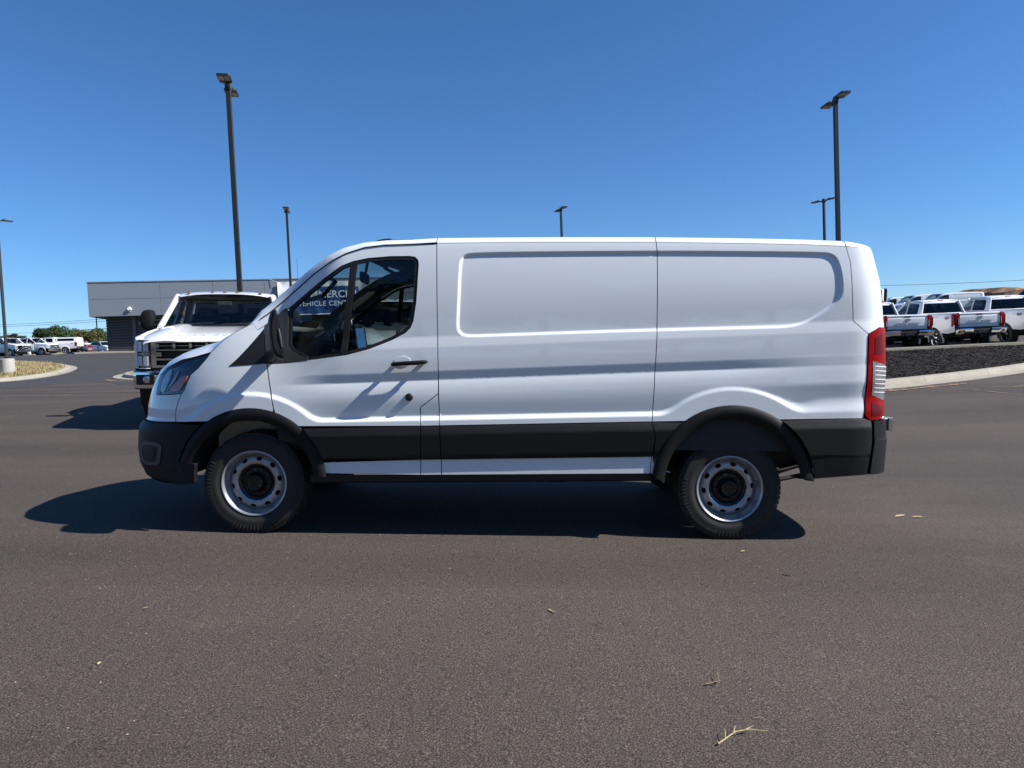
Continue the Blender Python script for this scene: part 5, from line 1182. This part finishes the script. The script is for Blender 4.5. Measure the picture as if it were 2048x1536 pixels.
# ------------------------------------------------------------------ lamp posts
def make_post(label, head_turn=0.):
    p = empty('lamp_post', label, 'lamp post', 'twin-head parking lot lamp posts')
    mb = MB(); mb.lathe([(0, .76), (.30, .76), (.335, .73), (.34, -.3), (0, -.3)], 24, axis='Z'); mb.build('concrete_base', 'pole_base_concrete', p, 40)
    mb = MB(); mb.box((-.14, -.14, .76), (.14, .14, .80), .01); mb.box((-.085, -.085, .80), (.085, .085, .93), .02); mb.build('base_cover', 'pole_bronze', p)
    mb = MB(); rg = [[(sx*w, sy*w, z) for sx, sy in ((-1, -.82), (-.82, -1), (.82, -1), (1, -.82), (1, .82), (.82, 1), (-.82, 1), (-1, .82))] for z, w in ((.80, .064), (8.22, .060))]; mb.loft(rg, close=True, caps=True); mb.build('pole', 'pole_bronze', p, 20)
    for s_ in (1, -1):
        hd = empty('lamp_head'); hd.parent = p; hd.matrix_local = Matrix.Translation((0, 0, 8.10)) @ Matrix.Rotation(R(head_turn+(0 if s_ > 0 else 180)), 4, 'Z') @ Matrix.Scale(.82, 4)
        mb = MB(); mb.tube([(0, -.05, -.06), (0, -.15, -.02), (0, -.26, .02)], [.05, .045, .04], 8); mb.box((-.09, -.10, -.12), (.09, -.05, .08), .02); mb.build('arm', 'pole_bronze', hd)
        mb = MB(); mb.prism([(-.10, -.24), (.10, -.24), (.18, -.32), (.185, -.88), (.15, -.90), (-.15, -.90), (-.185, -.88), (-.18, -.32)], 0, .06, Matrix.Translation((0, 0, -.0))); mb.box((-.12, -.6, .06), (.12, -.36, .09), .015); mb.build('housing', 'pole_bronze', hd, 20)
        for sx in (-1, 1):
            mb = MB(); mb.box((sx*.085-.07, -.84, -.008), (sx*.085+.07, -.50, .002)); mb.build('led_panel', 'led_panel', hd)
        mb = MB(); mb.lathe([(.03, .06), (.03, .12), (.02, .135), (0, .135)], 10, Matrix.Translation((0, -.42, .03)), 'Z'); mb.build('photocell', 'pole_bronze', hd)
    return p
def put(p, x, y, rz=0, dz=0.):
    p.matrix_world = Matrix.Translation((x, y, float(terr(x, y))+dz)) @ Matrix.Rotation(R(rz), 4, 'Z'); return p
post = put(make_post('tall dark lamp post directly above the white pickup behind the van nose'), -6.90, 18.39, 12, -.32)
def postc(lab, *a):
    c = copy_tree(post); c['label'] = lab; return put(c, *a)
postc('tall dark lamp post rising behind the rear end of the van roof', 10.4, 22.4, 0, .12)
postc('slim lamp post above the sloping windscreen pillar of the van', -11.55, 38.0, 14, .1)
postc('short-looking lamp post tip above the middle of the van roof', 3.2, 41.0, 16, -.35)
postc('lamp post tip just left of the tall post behind the van tail', 17.85, 40.1, 32, -.5)
postc('lamp post on a round concrete base in the grass island at the left frame edge', -26.9, 38.0, -30, .13-.02)
mb = MB(); mb.tube([(0, 0, 0), (0, 0, 8.0)], [.03, .012], 6); o = mb.build('aerial_mast', 'wire'); o.matrix_world = Matrix.Translation((-17.6, 60, float(terr(-17.6, 60)))); tag(o, 'thin whip aerial standing right of the slim lamp post, over the building', 'mast')
# ------------------------------------------------------------------ white vans parked beyond the pickups (same make as the front one)
big = {'side_panel', 'rear_quarter_panel', 'corner_pillar', 'front_door', 'fender', 'fender_trim', 'hood', 'windscreen', 'windscreen_pillar', 'roof', 'tail_lamp', 'rear_door', 'door_cladding', 'side_cladding', 'rear_cladding', 'front_bumper', 'bumper_fascia', 'grille', 'headlamp', 'wheel', 'wheel_arch_trim', 'door_mirror', 'rocker_stripe', 'light_block_shell', 'bulkhead', 'headliner', 'seat', 'dashboard', 'rear_corner', 'rear_bumper', 'fuel_flap', 'door_post_panel', 'antenna_pod', 'cowl', 'window_glass', 'window_frame', 'window_divider', 'mirror_sail', 'tyre', 'rim', 'mirror_housing', 'lens', 'wheel_house', 'floor_pan', 'seat_back', 'seat_cushion', 'headrest', 'sill', 'flap_cladding', 'arch_cladding'}
def vancopy(lab, x, y, az, dz=0.):
    c = copy_tree(van, keep=lambda o: o.name.split('.')[0] in big); c['label'] = lab; c['group'] = 'white vans parked beyond the pickups'; c['category'] = 'van'
    n = tn(x, y, 1.5); f = Vector((math.cos(R(az)), math.sin(R(az)), 0)); X = -(f-n*f.dot(n)).normalized(); Y = n.cross(X)      # az: where the nose points
    c.matrix_world = Matrix(((X.x, Y.x, n.x, x), (X.y, Y.y, n.y, y), (X.z, Y.z, n.z, float(terr(x, y))+dz), (0, 0, 0, 1))); return c
for k, lab in enumerate(('white van farther off, its whole load side in view above the pickup roofs', 'white van with windscreen showing, second back beyond the pickup roofs', 'white van mostly hidden, third back beyond the pickup roofs', 'white van roof corner just right of the front van tail')):
    vancopy(lab, 39.4, 64.0+4.2*k, 180, .05)

# ------------------------------------------------------------------ small cars
def make_car(label, m, suv=False, sc=1.):
    c = empty('car', label, 'car', 'cars in the far lot'); H = 1.72 if suv else 1.45
    rg = []; L = 4.7 if suv else 4.6
    def sec(y, w, zb, zt, r=.12): 
        return [(-w*.93, y, zb), (-w, y, zb+.15), (-w, y, zt-r), (-w*.93, y, zt-.02), (-w*.6, y, zt), (0, y, zt+.015), (w*.6, y, zt), (w*.93, y, zt-.02), (w, y, zt-r), (w, y, zb+.15), (w*.93, y, zb)]
    up = .12 if suv else 0
    for y, w, zb, zt in ((-2.3, .70, .35, .62+up), (-2.22, .84, .25, .78+up), (-1.9, .89, .22, .88+up), (-1.2, .91, .22, .98+up), (-.9, .91, .22, 1.02+up), (1.2, .91, .22, 1.05+up), (1.9, .89, .24, 1.03+up), (2.25, .84, .28, .98+up), (2.33, .72, .38, .8+up)): rg.append(sec(y, w, zb, zt))
    mb = MB(); mb.loft(rg, close=True, caps=True); mb.build('body', m, c, 35)
    z0 = .98+up
    prof = [(-1.15, z0), (-.35, H-.06), (.1, H), (.9 if not suv else 1.7, H-.02), (1.75 if not suv else 2.1, z0+.02)]
    mb = MB(); mb.loft([[(-(.86 if z < z0+.1 else .66), y, z), (-(.84 if z < z0+.1 else .60), y, z+.0), (0, y-.02, z+.02), ((.84 if z < z0+.1 else .60), y, z), ((.86 if z < z0+.1 else .66), y, z)] for y, z in prof]); 
    n = len(prof)
    mb.add([(sg*(.86 if z < z0+.1 else .66), y, z) for sg in (-1, 1) for y, z in prof], [tuple(range(n)), tuple(range(n, 2*n))[::-1]]); mb.build('windows', 'privacy_glass', c, 20)
    mb = MB(); mb.loft([[(-.63, y, z), (0, y, z+.03), (.63, y, z)] for y, z in ((-.42, H-.075), (.1, H+.012), (.85 if not suv else 1.75, H-.005))]); mb.build('roof', m, c)
    for sg in (1, -1):
        mb = MB(); mb.tube([(sg*.84, -1.12, z0), (sg*.66, -.38, H-.06), (sg*.65, .1, H-.01), (sg*.66, prof[3][0], H-.04), (sg*.84, prof[4][0], z0)], .035, 6); mb.build('roof_rail', m, c)
        mb = MB(); mb.box((min(sg*.5, sg*.84), -2.27, .62+up), (max(sg*.5, sg*.84), -2.12, .76+up), .03); mb.build('headlamp', 'reflector', c)
        mb = MB(); mb.box((min(sg*.55, sg*.86), 2.18, .78+up), (max(sg*.55, sg*.86), 2.31, .94+up), .03); mb.build('tail_lamp', 'lamp_red', c)
        for yy in (-1.4, 1.4):
            w = empty('wheel'); w.parent = c; w.location = (sg*.80, yy, .34)
            mb = MB(); mb.lathe([(.22, -.1), (.33, -.1), (.34, 0), (.33, .1), (.22, .1)], 24, Matrix.Rotation(R(90), 4, 'Z')); mb.build('tyre', 'rubber', w)
            mb = MB(); mb.lathe([(0, -.09), (.22, -.1), (.225, .1), (0, .09)], 16, Matrix.Rotation(R(90), 4, 'Z')); mb.build('rim', 'bright_metal', w)
    mb = MB(); mb.box((-.55, -2.31, .42+up), (.55, -2.2, .66+up), .03); mb.build('grille', 'dark_trim', c)
    return c
def at_px(px, d): return ((px-1024)/1420.*d, d)
def topper(t):
    mb = MB(); mb.loft([[(-.90, y, 1.45), (-.86, y, 1.75), (-.78, y, z), (0, y, z+.04), (.78, y, z), (.86, y, 1.75), (.90, y, 1.45)] for y, z in ((.84, 1.98), (2.9, 1.98), (3.1, 1.92))], caps=True); mb.build('bed_cap', 'white_truck_paint', t, 30)
    for sg in (1, -1):
        mb = MB(); mb.box((sg*.875-.012, 1.0, 1.56), (sg*.875+.012, 2.85, 1.86), .01); mb.build('cap_window', 'privacy_glass', t)
def far_truck(lab, px, d, h, cap=False):
    c = copy_tree(truckA, keep=lambda o: o.name.split('.')[0] not in ('wiper', 'emblem', 'emblem_field', 'emblem_script', 'steering_wheel', 'lettering', 'decal', 'seat', 'rear_view_mirror', 'tow_hitch', 'plate_recess')); x, y = at_px(px, d); c.matrix_world = on_ground(x, y, h); c['label'] = lab; c['group'] = 'white pickups in the far left lot'
    if cap: topper(c)
    return c
far_truck('white pickup at the left frame edge behind the lamp post, nose to the right', 18, 76, 68)
far_truck('white pickup with a white bed cap, nose to the right, left of the far row', 66, 84, 86, True)
far_truck('white pickup with bed cap and red tail lamp, nose to the left', 112, 86, -84, True)
far_truck('white pickup nosing out right of the capped pickups in the far row', 146, 96, 70)
c = make_car('white sport utility car at the right of the far row, near the building', 'white_truck_paint', True); x, y = at_px(166, 103); c.matrix_world = on_ground(x, y, 65)
c = make_car('dark small car next to the building corner', 'navy_car'); x, y = at_px(193, 100); c.matrix_world = on_ground(x, y, 75)
c = make_car('white low car half hidden by the building corner', 'white_truck_paint'); x, y = at_px(212, 92); c.matrix_world = on_ground(x, y, 60)
c = make_car('dark sport utility car whose windscreen shows at the right frame edge', 'navy_car', True); x, y = at_px(2092, 42); c.matrix_world = on_ground(x, y, -75, dz=.75)
sg_ = empty('lot_sign', 'small red and white sign standing by the far pavement', 'sign'); x, y = at_px(186, 78); sg_.matrix_world = Matrix.Translation((x, y, float(terr(x, y))))
mb = MB(); mb.box((-.28, -.02, .25), (.28, .02, .95), .01); mb.build('sign_board', 'sign_red', sg_); mb = MB(); mb.box((-.2, -.03, .45), (.2, -.022, .72)); mb.build('sign_panel', 'ink_white', sg_); mb = MB(); mb.tube([(0, 0, 0), (0, 0, .3)], .03, 6); mb.build('sign_post', 'ink_white', sg_)
sg2 = empty('parking_block', 'short white concrete block at the far lot edge', 'parking block'); x, y = at_px(64, 70); sg2.matrix_world = on_ground(x, y, 5)
mb = MB(); mb.box((-.55, -.09, 0), (.55, .09, .14), .03); mb.build('block', 'concrete', sg2); mb = MB(); mb.box((-.10, -.1, .14), (.12, .1, .40), .02); mb.build('block_marker', 'ink_white', sg2)

# ------------------------------------------------------------------ trees
def make_tree(label, group, h, w, m, seed, n=2600, leaf=.28):
    rng = np.random.default_rng(seed); t = empty('tree', label, 'tree', group)
    mb = MB(); th = h*.42; mb.tube([(0, 0, -.4), (.05, .02, th*.5), (.0, .1, th), (.1, .1, h*.8)], [h*.028, h*.022, h*.016, h*.005], 7)
    for k in range(9):
        a = rng.uniform(0, 6.28); z = rng.uniform(.22, .62)*h; L = w*.5*rng.uniform(.5, .9); mb.tube([(0, 0, z), (math.cos(a)*L*.5, math.sin(a)*L*.5, z+.12*h), (math.cos(a)*L, math.sin(a)*L, z+.20*h)], [h*.011, h*.007, h*.003], 5)
    mb.build('trunk', 'bark', t)
    cl = [(0, 0, h*.72, w*.30)]+[(rng.normal(0, w*.24), rng.normal(0, w*.24), h*rng.uniform(.32, .86), w*rng.uniform(.12, .24)) for _ in range(17)]
    V = []; F = []
    for i in range(n):
        cx, cy, cz, cr = cl[rng.integers(len(cl))]; d = rng.normal(size=3); d /= np.linalg.norm(d); p = np.array((cx, cy, cz))+d*cr*rng.uniform(.55, 1.08)*np.array((1, 1, .8))
        if p[2] < h*.12: continue
        a = rng.normal(size=3); a /= np.linalg.norm(a); b = np.cross(a, rng.normal(size=3)); b /= np.linalg.norm(b)+1e-9; s_ = leaf*rng.uniform(.5, 1.2); o = len(V)
        V += [tuple(p-a*s_), tuple(p+b*s_*.6), tuple(p+a*s_), tuple(p-b*s_*.6)]; F.append((o, o+1, o+2, o+3))
    link('crown', V, F, m, t, 0); return t
def tput(t, x, y, s=1., rz=0): t.matrix_world = Matrix.Translation((x, y, float(terr(x, y))-.1)) @ Matrix.Rotation(R(rz), 4, 'Z') @ Matrix.Scale(s, 4); return t
G = 'trees on the left skyline'
T1 = make_tree('dark rounded tree left of the tallest crown on the left skyline', G, 9.5, 8.5, 'foliage_dark', 1, 4200, .34); T2 = make_tree('tallest light green tree in the middle of the left skyline', G, 9.8, 9.5, 'foliage_green', 2, 4600, .34); T3 = make_tree('olive brown tree right of the tallest, nearest the building', G, 8.8, 9., 'foliage_olive', 3, 4400, .34)
for t, px, d, s in ((T1, 88, 168, .60), (T2, 128, 172, .66), (T3, 186, 165, .60)): tput(t, *at_px(px, d), s)
for src, lab, px, d, s in ((T3, 'olive tree between the tallest tree and the building one', 160, 176, .60), (T2, 'green tree between the dark one and the tallest crown', 108, 178, .50), (T1, 'low dark tree tops over the capped pickup cab', 50, 180, .42), (T3, 'low olive tree at the left frame edge of the skyline', 18, 178, .46), (T1, 'low tree seen just right of the left lamp post', 34, 174, .46), (T2, 'green tree half hidden behind the building corner', 214, 180, .60)):
    c = copy_tree(src); c['label'] = lab; tput(c, *at_px(px, d), s, px*7)
for k, (x, y, s) in enumerate(((-16, -20, 1.0), (-10.5, -23, 1.15), (-5, -21, .95), (.5, -24, 1.2), (6, -21, 1.0), (11, -24, 1.1), (17, -22, 1.0), (-22, -24, 1.1), (23, -25, 1.15), (-29, -27, 1.2))):
    c = copy_tree((T1, T3, T2)[k % 3]); c['label'] = 'tree standing behind the viewer, mirrored in the van windows'; c['group'] = 'trees behind the viewer'; tput(c, x, y, s, k*50)

# ------------------------------------------------------------------ dirt mound, wires
rng = np.random.default_rng(8); rg = []
from mathutils import noise
for j, y in enumerate(np.linspace(84, 130, 22)):
    row = []
    for x in np.linspace(60, 135, 60):
        t = (y-84)/46.; prof = max(0., math.sin(math.pi*min(1., t*1.25)))**.55 if t < .8 else 0.; e = max(0., min(1., (x-63)/4.))*max(0., min(1., (133-x)/18.))
        hgt = 5.0*prof*e*(1.0+.14*noise.fractal(Vector((x*.07, y*.07, 0)), 1., 2., 4))
        row.append((x, y, float(terr(x, y))-.2+hgt+.35*noise.noise(Vector((x*.5, y*.5, 3)))*(hgt > .2)))
    rg.append(row)
mb = MB(); mb.loft(rg); tag(mb.build('dirt_mound', 'mound_dirt', None, 60), kind='structure')
for k, (a, b, lab) in enumerate((((1740, 571.5, 130), (2120, 556, 118), 'thin power wire sloping across the sky right of the van'), ((-60, 652, 150), (235, 636, 150), 'upper power wire in the left sky before the building'), ((-60, 655.5, 150), (235, 640.5, 150), 'lower of the two close power wires in the left sky'), ((-60, 670, 160), (235, 655, 160), 'lowest power wire just over the left tree tops'))):
    def wpt(px, py, d):
        v = camo.matrix_world.to_3x3() @ Vector(((px-1024)/1420., (768-py)/1420., -1)); return Vector((0, 0, 1.27))+v*d
    A, B = wpt(*a), wpt(*b); mb = MB(); mb.tube([A+(B-A)*t-Vector((0, 0, 1.2*4*t*(1-t)*.15)) for t in np.linspace(0, 1, 9)], .035, 5); tag(mb.build('power_wire', 'wire'), lab, 'wire', 'power wires')

# ------------------------------------------------------------------ litter on the asphalt
def gz(x, y): return float(terr(x, y))+.003
def twig(name, label, m, pts, r, cat, group='plant litter on the asphalt'):
    o = empty(name, label, cat, group); o.location = (pts[0][0][0], pts[0][0][1], gz(*pts[0][0][:2])); bx, by_, bz_ = o.location
    for i, br in enumerate(pts):
        mb = MB(); P = [(x-bx, y-by_, gz(x, y)-bz_+z) for x, y, z in br]; n = len(P); mb.tube(P, [max(.0006, r*(1-.75*k/(n-1))*(1 if i == 0 else .7)) for k in range(n)], 5); mb.build('stem' if i == 0 else 'side_shoot', m, o)
    return o
twig('dry_twig', 'pale branched dry twig lying at the bottom right', 'leaf_dry', [[(.625, 2.268, .006), (.66, 2.292, .012), (.70, 2.325, .016), (.755, 2.345, .014), (.815, 2.348, .006)], [(.655, 2.288, .012), (.664, 2.318, .02), (.668, 2.342, .018)], [(.69, 2.315, .016), (.705, 2.345, .024), (.70, 2.362, .02)], [(.74, 2.342, .015), (.775, 2.362, .018)]], .0032, 'twig')
twig('dry_twig', 'short curled dead sprig with a dark end, right of centre', 'leaf_brown', [[(.70, 2.69, .004), (.735, 2.695, .01), (.755, 2.70, .012), (.76, 2.735, .016), (.768, 2.765, .02)], [(.735, 2.695, .01), (.742, 2.68, .014), (.755, 2.685, .016)]], .004, 'twig')
twig('grass_stalk', 'thin pale curved stalk just above the branched twig', 'leaf_dry', [[(.80, 2.44, .003), (.825, 2.44, .006), (.845, 2.425, .003)]], .0012, 'stalk')
def leaf(label, x, y, a, L, w, m):
    V = [(-L/2, 0, 0), (-L*.2, w*.5, .004), (L*.25, w*.4, .006), (L/2, 0, .004), (L*.25, -w*.4, .003), (-L*.2, -w*.5, .002), (0, 0, .0)]; F = [(0, 6, 1), (1, 6, 2), (2, 6, 3), (3, 6, 4), (4, 6, 5), (5, 6, 0)]
    V = V+[(a_, b_, c_-.0012) for a_, b_, c_ in V]; F = F+[tuple(i+7 for i in f[::-1]) for f in F]+[(i, (i+1) % 6, (i+1) % 6+7, i+7) for i in range(6)]
    o = link('dry_leaf', V, F, m, None, 0); o.matrix_world = Matrix.Translation((x, y, gz(x, y)+.002)) @ Matrix.Rotation(R(a), 4, 'Z'); tag(o, label, 'leaf', 'plant litter on the asphalt')
leaf('slim straw-coloured leaf sliver in the middle of the asphalt', .15, 3.46, -58, .075, .014, 'leaf_dry')
leaf('small pale dry leaf right of the rear wheel shadow', 3.05, 5.61, 15, .10, .035, 'leaf_dry'); leaf('second pale dry leaf, farther right of the rear wheel shadow', 3.17, 5.58, -20, .08, .03, 'leaf_dry')
leaf('tiny tan leaf bit on the asphalt left of centre', -1.85, 3.45, 30, .03, .012, 'leaf_brown'); leaf('tiny pale leaf bit near the lower left corner', -1.72, 2.83, 70, .018, .009, 'leaf_dry'); leaf('small dark leaf at the right below the rear wheel', 1.55, 4.07, -25, .06, .02, 'bark')
leaf('tiny green leaf bit right behind the rear wheel', 2.02, 5.12, 40, .02, .012, 'foliage_green'); leaf('small tan leaf in front of the rear wheel', 1.45, 4.55, 10, .03, .015, 'leaf_dry')
